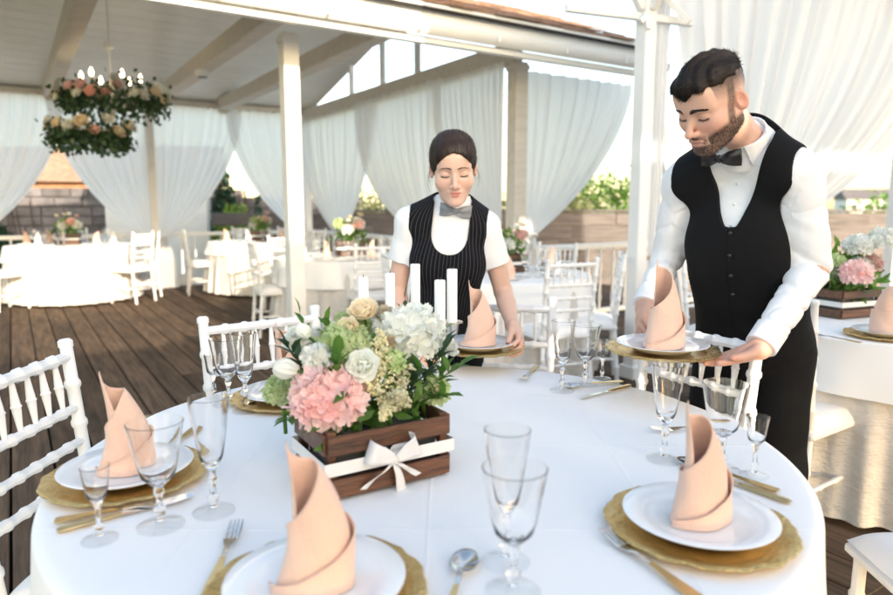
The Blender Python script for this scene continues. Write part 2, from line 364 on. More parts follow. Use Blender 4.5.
MB().box(((ul + ur) / 2, 1.2, 1.2 * math.tan(sl) - .03), (ur - ul, 2.5 / math.cos(sl), .03), (sl, 0, 0)).build('roof_deck', 'deck_under', t)
sm = [MB().box((0, .12, 0), (wd, .26, .012), bev=.003).mesh('shingle', 'shingle', angle=25) for wd in (.22, .26, .31)]
for r in range(9):
    x = -3.4 + (r % 2) * .13
    while x < ur - .1:
        i = R.randrange(3); wd = (.22, .26, .31)[i]
        y = -.06 + r * .2; link('shingle', sm[i], t, (x + wd / 2, y + R.uniform(-.012, .012), y * math.tan(sl) + .022 + R.uniform(0, .008)), (sl - .05, R.uniform(-.015, .015), 0)); x += wd + .006
# small round ceiling spot on the middle beam
p = at(202, 72, 7.6)
t = thing('ceiling_spotlight', 'small dark round spotlight on the middle ceiling beam', 'spotlight', (p.x, p.y, 2.70))
MB().lathe([(.075, .05), (.075, .0), (.06, -.02), (.06, -.02)], 20).build('housing', 'white_paint', t)
MB().lathe([(.052, -.0205), (.05, -.028), (.0, -.03)], 20).build('lens', 'plastic_dark', t)
# railing of white balusters
bal = MB().lathe([(.016, .1), (.016, .2), (.024, .24), (.016, .3), (.014, .5), (.022, .62), (.016, .68), (.016, .8)], 8).mesh('baluster', 'white_paint')
def railing(p0, p1, label):
    d = p1 - p0; n = max(2, int(d.length / .2)); a = math.atan2(d.y, d.x)
    t = thing('railing', label, 'railing', (p0.x, p0.y, 0), a, 'white railings round the terrace'); Lr = d.length
    MB().box((Lr / 2, 0, .83), (Lr, .08, .06), bev=.006).build('handrail', 'white_paint', t, angle=25)
    MB().box((Lr / 2, 0, .1), (Lr, .05, .05), bev=.004).build('bottom_rail', 'white_paint', t, angle=25)
    for i in range(n): link('baluster', bal, t, ((i + .5) * Lr / n, 0, 0))
o_ = VX * .12
railing(BP - UX * 3.6 + o_, BP - UX * .1 + o_, 'white railing behind the far left table')
railing(BP + UX * .1 + o_, CORN - UX * .1 + o_, 'white railing behind the far table right of the curtain post')
railing(CORN - VX * .1 + UX * .12, FC + VX * .1 + UX * .12, 'white railing along the side curtains behind the waitress')
railing(FC + UX * .1, FC + UX * 5.4, 'white railing behind the chairs between waitress and waiter')
# ------------------------------------------------------------------ curtains
def curtain(label, top0, top1, ztop, tie, ztie, pleats=10, amp=.05, mt='curtain_far', power=2.0, tail=True, seed=0, zbot=.02, nrm=None, nu=130, nv=46, group='sheer white curtains round the terrace', low=1.0, tiew=.10):
    "hangs from top0..top1 and is gathered at tie; the cloth swags towards the tie"
    rr = random.Random(seed); top0, top1, tie = Vector(top0), Vector(top1), Vector(tie)
    d = (top1 - top0); d.z = 0; n = Vector((-d.y, d.x, 0)).normalized() if nrm is None else nrm
    ph = [rr.uniform(0, 6.28) for _ in range(6)]; side = 1 if (tie - (top0 + top1) / 2).dot(d) > 0 else -1
    dn = d.normalized()
    def fold(a, h):
        w = a * pleats * 2 * PI + .8 * math.sin(a * 5 + ph[0]) + .5 * math.sin(a * 11 + ph[1])
        return math.sin(w) * .6 + .3 * math.sin(w * .5 + ph[2]) + .22 * math.sin(2.1 * w + ph[3] + 2 * h)
    H_ = ztop - ztie
    def f(a, b):
        P0 = top0.lerp(top1, a); inner = a if side < 0 else 1 - a              # 1 = free edge, 0 = edge next to the post
        hb = H_ / (ztop - zbot) if tail else 1.0
        if b <= hb:
            h = b / hb; pw = 1.0 + (power - 1.0) * (.25 + .75 * inner)
            g = h ** pw * .75 + .25 * h ** (pw * 2.2)
            tx = tie + dn * ((a - .5) * tiew)
            x = P0.lerp(tx, g); z = ztop - H_ * h + low * .06 * inner * math.sin(PI * h) * H_
            am = amp * (.55 + .75 * h - 1.0 * h ** 3) * (1 - .55 * g) + .01
        else:
            h = (b - hb) / (1 - hb); wd = tiew + .28 * (1 - (1 - h) ** 2)
            x = tie + dn * ((a - .5) * wd); z = ztie - (ztie - zbot) * h; am = .012 + .045 * min(1, h * 2.2)
        q = x + n * (fold(a, h) * am) + dn * (.35 * am * fold(a + .05, h)); q.z = z; return q
    m = MB().grid(f, nu, nv); o = m.build('curtain', mt, None, True, 0)
    tag(o, label, 'curtain', group)
    if tail:
        o2 = MB().tube([tie + Vector((math.cos(i * PI / 5) * (tiew * .5 + .02) * dn.x - math.sin(i * PI / 5) * .05 * dn.y, math.cos(i * PI / 5) * (tiew * .5 + .02) * dn.y + math.sin(i * PI / 5) * .05 * dn.x, ztie - tie.z + .02 * math.sin(i))) for i in range(11)], .014, 6).build('tie_back', 'rope' if mt != 'curtain_far' else 'ribbon', o)
    return o
def sag(o): return o
zt = 2.78; Zt = .78
bpost = lambda s: BP + UX * s
off = VX * -.1
curtain('leftmost far curtain swept to the left edge above the far left table', bpost(-2.4) + off, bpost(-1.1) + off, zt, bpost(-2.36) + off, Zt, 8, seed=1, power=2.1)
curtain('far curtain under the flower chandelier gathered rightwards to the post', bpost(-1.32) + off * 1.6, bpost(-.06) + off, zt, bpost(-.1) + off, Zt, 9, seed=2, power=2.1)
curtain('far curtain gathered leftwards to the post right of the far left table', bpost(.06) + off, bpost(1.36) + off, zt, bpost(.1) + off, Zt, 9, seed=3, power=2.1)
curtain('far curtain swept right behind the thick white post', bpost(1.12) + off * 1.6, bpost(2.4) + off, zt, bpost(2.34) + off, Zt, 9, seed=4, power=2.1)
SWD = (FC - CORN); SWL = SWD.length
def sw(t, k=0): return CORN + SWD.normalized() * t - UX * (.1 + k)
tp = lambda px: on_line(px, CORN - UX * .1, SWD.normalized())
zs = 2.68
curtain('side curtain hanging just right of the thick white post', sw(.1), sw(tp(380)), zs, sw(tp(341)), .8, 12, seed=5, power=2.6, tiew=.2)
curtain('wide side curtain left of the waitress head', sw(tp(362), .06), sw(tp(446), .06), zs, sw(tp(434)), .8, 12, seed=6, power=3.0)
curtain('side curtain right above the waitress head gathered to the beige post', sw(tp(432)), sw(SWL - .1), zs, sw(SWL - .16), .95, 13, seed=7, power=2.6)
curtain('curtain right of the beige post swept down to it below the gutter', FC + UX * .12, FC + UX * 1.62, 2.6, FC + UX * .16 - VX * .05, .97, 9, .06, seed=8, power=1.55, low=.3)
# ------------------------------------------------------------------ pergola over the dining terrace
PP = Vector((1.39, 4.85, 0)); PH = 3.45
def pergola_post(p, label):
    t = thing('pergola_post', label, 'post', (p.x, p.y, 0), TH)
    MB().box((0, 0, PH / 2), (.105, .105, PH), bev=.008).build('shaft', 'white_paint', t, angle=25)
    MB().box((0, 0, .05), (.15, .15, .1), bev=.008).build('foot_block', 'white_paint', t, angle=25)
    for dx, dy in ((1, 0), (0, -1), (-1, 0)):
        MB().bar((dx * .05, dy * .05, 2.62), (dx * .62, dy * .62, 3.3), .05, .06, bev=.004).build('brace', 'white_paint', t, angle=25)
    return t
PPS = [PP, PP + UX * 3.9, PP - VX * 3.9 - UX * .0 + UX * 3.9, PP - VX * 7.2 + UX * 3.9]
labs = ['tall white pergola post left of the waiter', 'white pergola post beyond the right end of the waiter curtain']
for p, l_ in zip(PPS[:2], labs): pergola_post(p, l_)
def rail(a, b, z, label, wd=.07, ht=.12):
    t = thing('pergola_rail', label, 'beam', (a.x, a.y, z)); MB().bar((0, 0, 0), b - a, wd, ht, bev=.005).build('timber', 'white_paint', t, angle=25); return t
rail(PP - UX * 3.0, PP + UX * 4.4, 3.42, 'white pergola rail carrying the curtain above the waiter')
for k in range(19):  # unseen slats added overhead, spaced to keep low sun off the right curtain
    v_ = -2.9 + k * .335; a_ = uv(2.7, v_); b_ = uv(8.6, v_)
    rail(a_, b_, 3.68, ['first', 'second', 'third', 'fourth', 'fifth', 'sixth', 'seventh', 'eighth', 'ninth', 'tenth', 'eleventh', 'twelfth', 'thirteenth', 'fourteenth', 'fifteenth', 'sixteenth', 'seventeenth', 'eighteenth', 'last'][k] + ' added overhead slat blocking the sun, unseen, counted from the sunny side', .03, .10)['group'] = 'added sun-blocking slats'
for i in range(3):
    a = PP + UX * (1.95 * i); rail(a + VX * .2, a - VX * 7.6, 3.55, ('white pergola joist above the post left of the waiter', 'white pergola joist above the waiter', 'white pergola joist far right of the waiter')[i])
# small truss beside the post: thin bars crossing above the gutter end
q = at(566, 8, 4.7); q2 = at(692, 23, 4.95); dd = (q2 - q)
t = thing('truss_bar', 'thin white truss bars crossing the tall post above the gutter end', 'truss', q)
MB().bar((0, 0, 0), dd, .045, .05, bev=.004).build('lower_bar', 'white_paint', t, angle=25)
for a, b in (((640, 22), (668, -14)), ((690, 22), (655, -12)), ((648, 30), (640, -20))):
    MB().bar(at(a[0], a[1], 4.78) - q, at(b[0], b[1], 4.9) - q, .035, .04, bev=.003).build('diagonal_bar', 'white_paint', t, angle=25)
t = thing('slanted_pole', 'slanted white pole right beside the tall pergola post', 'pole', at(690, 262, 5.2)); 
MB().bar((0, 0, -.6), at(652, 48, 5.1) - at(690, 262, 5.2), .05, .05, bev=.004).build('bar', 'white_paint', t, angle=25)
c0 = PP + UX * .45
curtain('big bright curtain behind the waiter swept down to the left', PP + UX * .2 - VX * .06, PP + UX * 4.9 - VX * .06, 3.38, PP + UX * .95 - VX * .06, .8, 19, .10, 'curtain_sheer', 1.7, seed=9, nu=260, nv=60, low=.2)
curtain('narrow white drape hanging straight beside the tall pergola post', PP + UX * .09, PP + UX * .26, 3.38, PP + UX * .17, .9, 3, .03, 'curtain_sheer', 1.2, seed=10, nu=40, tiew=.12)
# unseen curtains added behind the viewer to shade the near tables from low sun
WL = VX * -2.45
CW = [(-4.2, -2.3), (-2.26, -.5), (-.46, 1.5), (1.54, 3.4), (3.44, 5.3), (5.34, 7.0)]
for i, (a, b) in enumerate(CW):
    curtain(['first', 'second', 'third', 'fourth', 'fifth', 'sixth'][i] + ' straight curtain of the unseen row added behind the viewer as a sun screen', WL + UX * a, WL + UX * b, 2.72 if b < 2.4 else 3.35, WL + UX * (a + b) / 2, .9, 12, .05, 'curtain_sheer', 1.0, tail=False, seed=20 + i, nu=60, nv=4, zbot=.02, tiew=1.86)
    tag(bpy.data.objects[-1] if False else COL.objects[-1], group='added curtains blocking the sun')
# ------------------------------------------------------------------ what stands outside
def wall_of(name, label, cat, p0, p1, rows, h, ln, th, mt, gap=.012, parts='stone', z0=-.35, jit=.01, core='stone_grey'):
    d = p1 - p0; Lr = d.length; a = math.atan2(d.y, d.x)
    t = thing(name, label, cat, (p0.x, p0.y, z0), a)
    MB().box((Lr / 2, 0, rows * h / 2), (Lr, th * .7, rows * h - .02)).build('core', core, t)
    ms = [MB().box((0, 0, 0), (l_ - gap, th, h - gap), bev=min(.012, h * .1)).mesh(parts, mt, angle=30) for l_ in (ln * .8, ln, ln * 1.25)]
    for r in range(rows):
        x = -(r % 2) * ln * .5
        while x < Lr:
            i = R.randrange(3); l_ = (ln * .8, ln, ln * 1.25)[i]; link(parts, ms[i], t, (x + l_ / 2, R.uniform(-jit, jit), (r + .5) * h)); x += l_
    return t
V = Vector
wall_of('board_fence', 'weathered brown board fence beyond the railing at the right', 'fence', V((-3.2, 12.4, 0)), V((10.6, 12.4, 0)), 6, .25, 2.3, .05, 'fence_wood', .02, 'board', core='fence_wood')
t = thing('fence_cap', 'flat wooden cap along the top of the board fence', 'fence', (-3.2, 12.4, 1.16)); MB().box((6.9, 0, .02), (13.8, .12, .04), bev=.005).build('cap_board', 'fence_wood', t, angle=25)
wall_of('stone_wall', 'low grey stone wall behind the far left table', 'wall', V((-12.5, 12.6, 0)), V((-4.9, 15.6, 0)), 10, .2, .42, .3, 'stone_grey', .02, 'stone')
def building(name, label, p, rz, wd, dp, ht, mt, roofmt, rows, cols, win=True):
    t = thing(name, label, 'building', p, rz)
    MB().box((0, 0, ht / 2), (wd, dp, ht)).build('wall', mt, t)
    mb = MB(); hw, hd = wd / 2 + .3, dp / 2 + .3; mb.add([(-hw, -hd, ht), (hw, -hd, ht), (hw, hd, ht), (-hw, hd, ht), (-hw, 0, ht + dp * .3), (hw, 0, ht + dp * .3)], [(0, 1, 5, 4), (2, 3, 4, 5), (0, 4, 3), (1, 2, 5), (3, 2, 1, 0)]); mb.build('roof', roofmt, t, False)
    for r in range(rows):
        for c in range(cols):
            x = -wd / 2 + wd * (c + .5) / cols; z = 1.1 + r * 2.3
            w_ = MB().box((0, 0, 0), (.9, .08, 1.1)).build('window', 'white_paint', t, loc=(x, -dp / 2 - .01, z + .3)); MB().box((0, -.045, 0), (.74, .02, .94)).build('pane', 'plastic_dark', w_)
    return t
building('brick_house', 'low orange brick house beyond the stone wall at the far left', (-15.5, 22, -.35), .2, 15, 4, 2.35, 'brick_orange', 'shingle', 1, 4)
building('white_shed', 'white plastered shed seen between the two far left curtains', (-6.15, 14.7, -.35), .25, 1.9, 2.4, 2.2, 'plaster_white', 'shingle', 0, 0)
building('distant_house', 'tiny pale house on the skyline beyond the fence at the right', (62, 100, -.35), -.2, 6, 5, 2.6, 'plaster_white', 'stone_grey', 1, 3)
# shrubs
def leafmesh(wd, ln, curl=.15):
    m = MB(); 
    m.add([(0, 0, 0), (-wd * .5, ln * .35, curl * ln * .3), (0, ln * .4, 0), (wd * .5, ln * .35, curl * ln * .3), (-wd * .38, ln * .7, curl * ln * .1), (0, ln * .72, -curl * ln * .15), (wd * .38, ln * .7, curl * ln * .1), (0, ln, -curl * ln * .6)],
          [(0, 2, 1), (0, 3, 2), (1, 2, 5, 4), (2, 3, 6, 5), (4, 5, 7), (5, 6, 7)]); return m
def rndrot(rr): return Matrix.Rotation(rr.uniform(0, 6.28), 3, 'Z') @ Matrix.Rotation(rr.uniform(-1.3, 1.3), 3, 'X') @ Matrix.Rotation(rr.uniform(0, 6.28), 3, 'Y')
def clump(rr, c, rad, n, wd, ln, mb, shell=.55):
    lf = leafmesh(wd, ln)
    for _ in range(n):
        d = Vector((rr.gauss(0, 1), rr.gauss(0, 1), rr.gauss(0, 1))).normalized() * (shell + (1 - shell) * rr.random()); rm = rndrot(rr); sc = rr.uniform(.6, 1.3)
        p = Vector(c) + Vector((d.x * rad[0], d.y * rad[1], d.z * rad[2])); mb.add([p + rm @ (Vector(v) * sc) for v in lf.v], lf.f)
def shrub(p, wd, ht, label, mt, seed, n=1600, leaf=.09, cat='shrub', name='shrub'):
    rr = random.Random(seed); t = thing(name, label, cat, p); mb = MB(); tr = MB()
    for k in range(7):
        a = rr.uniform(0, 6.28); r_ = rr.random() * wd * .42; c = Vector((math.cos(a) * r_, math.sin(a) * r_ * .6, ht * rr.uniform(.35, .82)))
        clump(rr, c, (wd * .26, wd * .24, ht * .24), n // 7, leaf * .55, leaf, mb, .3)
        MB().tube([(0, 0, 0), c * .5 + Vector((0, 0, .05)), c], [.03, .02, .008], 5).build('trunk' if k == 0 else 'limb', 'bark', t)
    mb.build('crown', mt, t, True, 0); return t
SH = [(-1.6, 14.5, 1.6, 2.3, 'olive bush showing in the curtain gap left of the waitress', 'shrub_olive'), (.6, 14.8, 2.6, 2.2, 'olive bush beyond the fence behind the waitress shoulder', 'shrub_olive'),
      (2.6, 14.4, 2.3, 2.35, 'tall yellowish bush beyond the fence left of the pergola post', 'shrub_olive'), (3.9, 15.4, 2.2, 2.55, 'taller green bush beyond the fence at the pergola post', 'leaf_green'),
      (5.6, 15, 2.4, 1.9, 'bush beyond the fence hidden mostly by the waiter', 'shrub_olive'), (8.2, 14.6, 2.4, 1.85, 'yellowish bush beyond the fence right of the waiter sleeve', 'shrub_olive'), (10.0, 15.4, 2.6, 2.1, 'green bush beyond the fence at the right edge', 'leaf_green'), (6.9, 16.5, 2.2, 2.3, 'darker bush standing further back right of the waiter', 'leaf_dark'),
      (-4.35, 13.6, .95, 1.75, 'bright lime shrub in the gap right of the far table', 'leaf_lime')]
for i, (x, y, wd, ht, lab, mt) in enumerate(SH): shrub((x, y, -.35), wd, ht, lab, mt, 50 + i, 1500, .1 if mt != 'leaf_lime' else .09)
def ivy(p0, p1, ht, label, seed, n):
    rr = random.Random(seed); d = p1 - p0; mb = MB(); lf = leafmesh(.09, .1); nn = Vector((d.y, -d.x, 0)).normalized()
    for _ in range(n):
        a = rr.random(); h = rr.random() ** .8 * ht * (.7 + .3 * math.sin(a * 9 + seed)); rm = rndrot(rr); p = p0 + d * a + Vector((0, 0, h - .3)) + nn * rr.uniform(.12, .26); mb.add([p + rm @ Vector(v) for v in lf.v], lf.f)
    t = thing('ivy', label, 'ivy', (0, 0, 0)); mb.build('leaves', 'ivy', t, True, 0)['kind'] = 'stuff'
    for k in range(8): a = rr.random(); b = p0 + d * a + nn * .17; MB().tube([b + Vector((0, 0, -.3)), b + Vector((.05, 0, .4)), b + Vector((-.04, 0, ht * .7))], .012, 5).build('stem', 'bark', t)
ivy(V((-12.0, 12.75, 0)), V((-8.3, 14.2, 0)), 1.95, 'dark ivy climbing the stone wall behind the far left table', 3, 5200)
ivy(V((-5.35, 14.6, 0)), V((-4.2, 15.0, 0)), 2.3, 'dense ivy hedge seen between the curtains right of the post', 4, 2400)
wall_of('garden_wall', 'grey wall behind the ivy hedge right of the white shed', 'wall', V((-5.5, 14.95, 0)), V((-2.4, 16.0, 0)), 7, .26, .6, .25, 'stone_grey', .02, 'stone')
# ================================================================== FURNITURE
def bamboo(mb, a, b, r, n=8, rings=3, taper=1.0):
    a, b = Vector(a), Vector(b); pts = [a]; rd = [r]; L_ = (b - a).length; e_ = .008 / L_
    for i in range(1, rings + 1):
        f = i / (rings + 1)
        for df, k in ((-1.6 * e_, 1), (-.6 * e_, 1.28), (.6 * e_, 1.28), (1.6 * e_, 1)): pts.append(a.lerp(b, f + df)); rd.append(r * k * (1 + (taper - 1) * f))
    pts.append(b); rd.append(r * taper); mb.tube(pts, rd, n); return mb
def make_chair():
    t = thing('banquet_chair', 'x', 'chair'); W, D = .20, .19
    MB().box((0, 0, .425), (.41, .40, .03), bev=.008).build('seat_frame', 'chair_white', t, angle=30)
    def cush(a, b):
        x = (a - .5) * 2; y = (b - .5) * 2; k = (1 - abs(x) ** 5) * (1 - abs(y) ** 5); q = max(0, k) ** .35
        return Vector((x * .2, y * .195, .442 + .046 * q))
    m = MB().grid(cush, 16, 16); c = m.build('cushion', 'cushion', t, True, 60)
    for sx in (-1, 1):
        bamboo(MB(), (sx * .178, .175, 0), (sx * .178, .17, .41), .0155, 8, 3).build('leg', 'chair_white', t)
        mb = MB(); bamboo(mb, (sx * .182, -.215, 0), (sx * .18, -.178, .43), .0155, 8, 2); bamboo(mb, (sx * .18, -.178, .425), (sx * .187, -.232, .925), .0155, 10, 4); mb.tube([(sx * .187, -.232, .92), (sx * .187, -.233, .934), (sx * .187, -.2335, .94)], [.018, .018, .012], 10)
        mb.build('back_post', 'chair_white', t)
        bamboo(MB(), (sx * .18, .165, .2), (sx * .182, -.19, .2), .0095, 6, 2).build('stretcher', 'chair_white', t)
    def bk(z): return -.178 - (z - .43) * .108
    for z, r in ((.895, .0135), (.765, .0115), (.68, .011), (.60, .011)): bamboo(MB(), (-.183, bk(z), z), (.183, bk(z), z), r, 8, 5).build('back_rail', 'chair_white', t)
    sp = MB(); a, b = Vector((0, bk(.77), .77)), Vector((0, bk(.89), .89))
    sp.tube([a.lerp(b, f) for f in (0, .3, .42, .46, .5, .54, .58, .7, 1)], [.005, .008, .0095, .0095, .012, .0095, .0095, .008, .005], 8); sm_ = sp.mesh('spindle', 'chair_white')
    for i in range(6): link('spindle', sm_, t, ((i - 2.5) * .052, 0, 0))
    for y in (.168, -.19): bamboo(MB(), (-.18, y, .16 if y > 0 else .24), (.18, y, .16 if y > 0 else .24), .0095, 6, 2).build('stretcher', 'chair_white', t)
    return t
CH = make_chair()
def chair(x, y, face, label, group='white banquet chairs'):
    "face: point the sitter looks at"
    rz = math.atan2(face[1] - y, face[0] - x) - PI / 2
    return place(CH, USED, (x, y, 0), rz, label, 'chair', group)
def back_chair(bx, by, face, label, d=.225):
    "given where the top of the back stands"
    v = Vector((face[0] - bx, face[1] - by)).normalized(); return chair(bx + v.x * d, by + v.y * d, face, label)
T1 = Vector((-.03, 1.40, 0)); TR = .748
T2 = Vector((2.12, 3.12, 0)); T3 = Vector((-5.1, 9.05, 0)); T4 = Vector((-2.78, 10.0, 0)); T5 = Vector((-.99, 6.95, 0)); T6 = Vector((.36, 5.2, 0))
def round_table(c, r, label):
    t = thing('round_table', label, 'table', c)
    MB().lathe([(0, .72), (r - .01, .72), (r - .005, .725), (r - .005, .74), (r - .01, .744), (0, .744)], 48).build('tabletop', 'crate_wood', t)
    for k in range(4):
        a = k * PI / 2 + .6; MB().box((math.cos(a) * r * .55, math.sin(a) * r * .55, .362), (.05, .05, .716), (0, 0, a), bev=.005).build('leg', 'white_paint', t, angle=30)
def cloth(c, r, z, zbot, label, mt, waves, amp, seed, flare=.06, n=240, name='tablecloth', group=None, nz=12, square=None):
    rr = random.Random(seed); ph = [rr.uniform(0, 6.28) for _ in range(5)]; mb = MB(); rings = []
    for f in (0.02, .3, .6, .8, .93, .975): rings.append(('t', f * r))
    rings += [('e', i / 3) for i in range(1, 4)] + [('d', (i + 1) / nz) for i in range(nz)]
    vs = []; ro = .012
    for k, q in rings:
        for j in range(n):
            a = 2 * PI * j / n
            wv = math.sin(waves * a + 1.2 * math.sin(2 * a + ph[0]) + ph[1]) * .6 + .4 * math.sin(waves * 1.7 * a + ph[2] + math.sin(3 * a)) + .3 * math.sin(waves * .45 * a + ph[3])
            if k == 't': rad = q; zz = z + (.0006 * math.sin(q * 40 + 3 * math.sin(a * 3)) if q > .1 else 0)
            elif k == 'e': th = q * PI / 2; rad = r - ro + ro * math.sin(th) + .002; zz = z - ro * (1 - math.cos(th))
            else:
                zb = zbot + .006 * math.sin(3 * a + ph[4]); zz = (z - ro) + (zb - (z - ro)) * q
                rad = r + .002 + flare * q + amp * wv * min(1, q * 1.3) ** 1.2
            vs.append(Vector((rad * math.cos(a), rad * math.sin(a), zz)))
    K = len(rings); fs = [(i * n + j, i * n + (j + 1) % n, i * n + n + (j + 1) % n, i * n + n + j) for i in range(K - 1) for j in range(n)] + [tuple(range(n - 1, -1, -1))]
    fs = [tuple(reversed(f)) for f in fs]
    mb.add(vs, fs); o = mb.build(name, mt, None, True, 0); o.location = (c.x, c.y, 0); tag(o, label, 'tablecloth', group); return o
def dress(c, r, who, seed, hem=.53, skirt='skirt_linen'):
    round_table(c, r, 'round table under cloths, ' + who)
    cloth(c, r, .75, hem, 'white top cloth of the table ' + who, 'table_linen', 9, .018, seed, .035)
    cloth(c, r - .004, .745, .035, 'beige linen skirt reaching the deck of the table ' + who, skirt, 26, .03, seed + 1, .06, 320, 'table_skirt', nz=16)
round_table(T1, TR, 'round front table under the long white cloth')
cloth(T1, TR, .75, .03, 'long white cloth of the large front table', 'table_linen', 11, .03, 5, .07, 300)
WHO2 = 'right of the waiter'; WHO3 = 'at the far left'; WHO4 = 'at the far back'; WHO5 = 'behind the thick post'; WHO6 = 'behind the waitress'
dress(T2, .78, WHO2, 11); dress(T3, .78, WHO3, 13, .55); dress(T4, .76, WHO4, 15, .58); dress(T5, .78, WHO5, 17, .5); dress(T6, .76, WHO6, 19, .42)
# chairs at the front table
back_chair(-.955, 1.45, (-.03, 1.42), 'white chair at the left edge of the photo, drawn up to the front table')
back_chair(-.585, 2.09, T1, 'white chair beyond the glasses left of the flower box')
back_chair(.20, 2.43, (.02, 1.4), 'white chair right beside the waitress holding the plate')
back_chair(.725, 1.89, (-.02, 1.42), 'white chair in front of the waiter under his plate')
chair(1.19, 1.36, T1, 'white chair at the bottom right corner showing only its seat')
# chairs at the other tables
chair(1.39, 2.62, T2, 'white chair with cushion between the waiter trousers and the right table')
back_chair(.80, 4.22, T6, 'white chair seen from behind, left one of the pair before the pergola post')
back_chair(1.25, 4.75, (.4, 4.9), 'white chair seen side on, right one of the pair before the pergola post')
back_chair(1.02, 6.12, T6, 'white chair beyond the table behind the waitress, nearest the beige post')
back_chair(.35, 6.3, T6, 'white chair straight behind the waitress beyond her table')
back_chair(-.45, 5.0, T6, 'white chair left behind the waitress shoulder')
back_chair(1.76, 4.55, (2.3, 3.6), 'white chair behind the waiter right arm')
back_chair(2.0, 4.05, T2, 'white chair behind the waiter at the back of the right table')
back_chair(-.63, 5.95, T5, 'white chair seen from behind at the table behind the thick post')
back_chair(-1.9, 6.5, T5, 'white chair left at the table behind the thick post')
back_chair(-1.15, 8.0, T5, 'white chair on the far side of the table behind the thick post')
back_chair(-.25, 7.75, T5, 'white chair far right of the table behind the thick post')
back_chair(-1.9, 7.72, T5, 'white chair far left of the table behind the thick post')
back_chair(-3.98, 8.75, T3, 'white chair at the right side of the far left table, the nearer of two')
back_chair(-4.1, 9.5, T3, 'white chair at the right side of the far left table, the further of two')
back_chair(-5.55, 7.95, T3, 'white chair cut by the left edge before the far left table')
back_chair(-5.6, 10.0, T3, 'white chair behind the far left table near the leftmost curtain')
back_chair(-4.9, 10.05, T3, 'white chair behind the flower box of the far left table')
back_chair(-3.75, 9.55, T4, 'white chair left of the far table right of the curtain post')
back_chair(-1.82, 8.2, (-2.9, 8.6), 'white chair standing side on just left of the thick post')
back_chair(-3.3, 10.9, T4, 'white chair behind the far table, left one of two')
back_chair(-2.6, 11.0, T4, 'white chair behind the far table, right one of two')
back_chair(-1.85, 9.7, T4, 'white chair right of the far table half hidden by the thick post')

# ================================================================== TABLEWARE
def wob_rim(a, r, z):
    if r > .125:
        k = (r - .125) / .035; w_ = .0016 * math.sin(11 * a + .6 * math.sin(4 * a)) + .001 * math.sin(29 * a + 1) ; return (r + w_ * k, z + .0012 * k * math.sin(17 * a))
    return (r, z)
charger_me = None
def make_charger():
    t = thing('charger_plate', 'x', 'charger')
    MB().lathe([(0, .001), (.1, .0), (.123, .003), (.123, .008), (.1, .005), (0, .005)], 64).build('well', 'gold', t, angle=60)
    MB().lathe([(.1225, .002), (.145, .005), (.1595, .0105), (.161, .0135), (.158, .0155), (.143, .0125), (.128, .0098), (.1225, .0078)], 120, closed=True, wob=wob_rim).build('ornate_rim', 'gold_rim', t, angle=60)
    for ch in t.children: ch.scale = (.92, .92, 1)
    return t
def make_plate():
    t = thing('dinner_plate', 'x', 'plate')
    MB().lathe([(0, .004), (.07, .004), (.075, .0), (.082, .0), (.09, .006), (.127, .0175), (.1295, .0195), (.128, .0205), (.09, .011), (.078, .0075), (0, .0072)], 72).build('dish', 'porcelain', t, angle=60).scale = (.925, .925, 1); return t
def make_napkin(mt='napkin_peach', sd_=0, turns=2.1, amp=.021, Hn=.20, tw=.5, lx=-.022):
    t = thing('folded_napkin', 'x', 'napkin'); rr = random.Random(sd_); p1, p2 = rr.uniform(0, 6), rr.uniform(0, 6)
    def f(a, b):
        ph = a * turns * 2 * PI; an0 = ph + PI * 1.0
        tp_ = .012 + (Hn - .012) * a ** .95 + amp * math.sin(an0 - PI * 1.5) * math.sin(PI * min(1, a * 1.05)) ** .6
        zz = max(.0, tp_) * b; h = zz / Hn; R0 = .047 - .011 * a
        r = R0 * (1.10 - .52 * h - .42 * h ** 3) + .006 * b ** 7 * (1 - h) + .0012 * math.sin(5 * an0 + 9 * h + p1) * (1 - h)
        an = an0 - tw * h
        rx, ry = r * (1.08 + .05 * math.sin(3 * an + p2)), r * .82
        return Vector((rx * math.cos(an) + lx * h ** 2 + .012 * math.sin(PI * h * 1.1), ry * math.sin(an) + .004 * h, zz))
    o = MB().grid(f, 130, 24).build('folded_cloth', mt, t, True, 0); solid(o, .0018); return t
def glass_outline(kind):
    "outer profile (r, z) from the foot up, then the inside of the bowl down to its bottom"
    if kind == 'flute':
        out = [(0, 0), (.035, 0), (.0355, .002), (.033, .0035), (.018, .0065), (.0075, .011), (.006, .018), (.0095, .024), (.0095, .029), (.0055, .034), (.005, .052), (.008, .058), (.008, .063), (.0055, .068), (.0065, .076), (.015, .088), (.020, .102), (.0245, .13), (.029, .165), (.034, .203)]
        inn = [(.0327, .2035), (.0277, .165), (.0232, .13), (.0185, .103), (.012, .092), (0, .088)]
    elif kind == 'goblet':
        out = [(0, 0), (.037, 0), (.0375, .002), (.035, .0035), (.018, .0065), (.0075, .011), (.006, .018), (.010, .025), (.010, .031), (.0055, .037), (.0055, .052), (.0085, .058), (.0085, .063), (.007, .069), (.016, .076), (.0265, .088), (.031, .105), (.0365, .135), (.044, .177)]
        inn = [(.0427, .1775), (.0352, .135), (.0297, .105), (.025, .09), (.014, .08), (0, .077)]
    else:
        out = [(0, 0), (.027, 0), (.0275, .0018), (.025, .003), (.012, .0055), (.0055, .009), (.0045, .015), (.007, .021), (.007, .026), (.004, .031), (.004, .052), (.0065, .057), (.0065, .061), (.009, .066), (.0155, .075), (.0175, .088), (.019, .102), (.0215, .121)]
        inn = [(.0203, .1213), (.0178, .102), (.0163, .088), (.014, .077), (.008, .071), (0, .069)]
    return out + inn
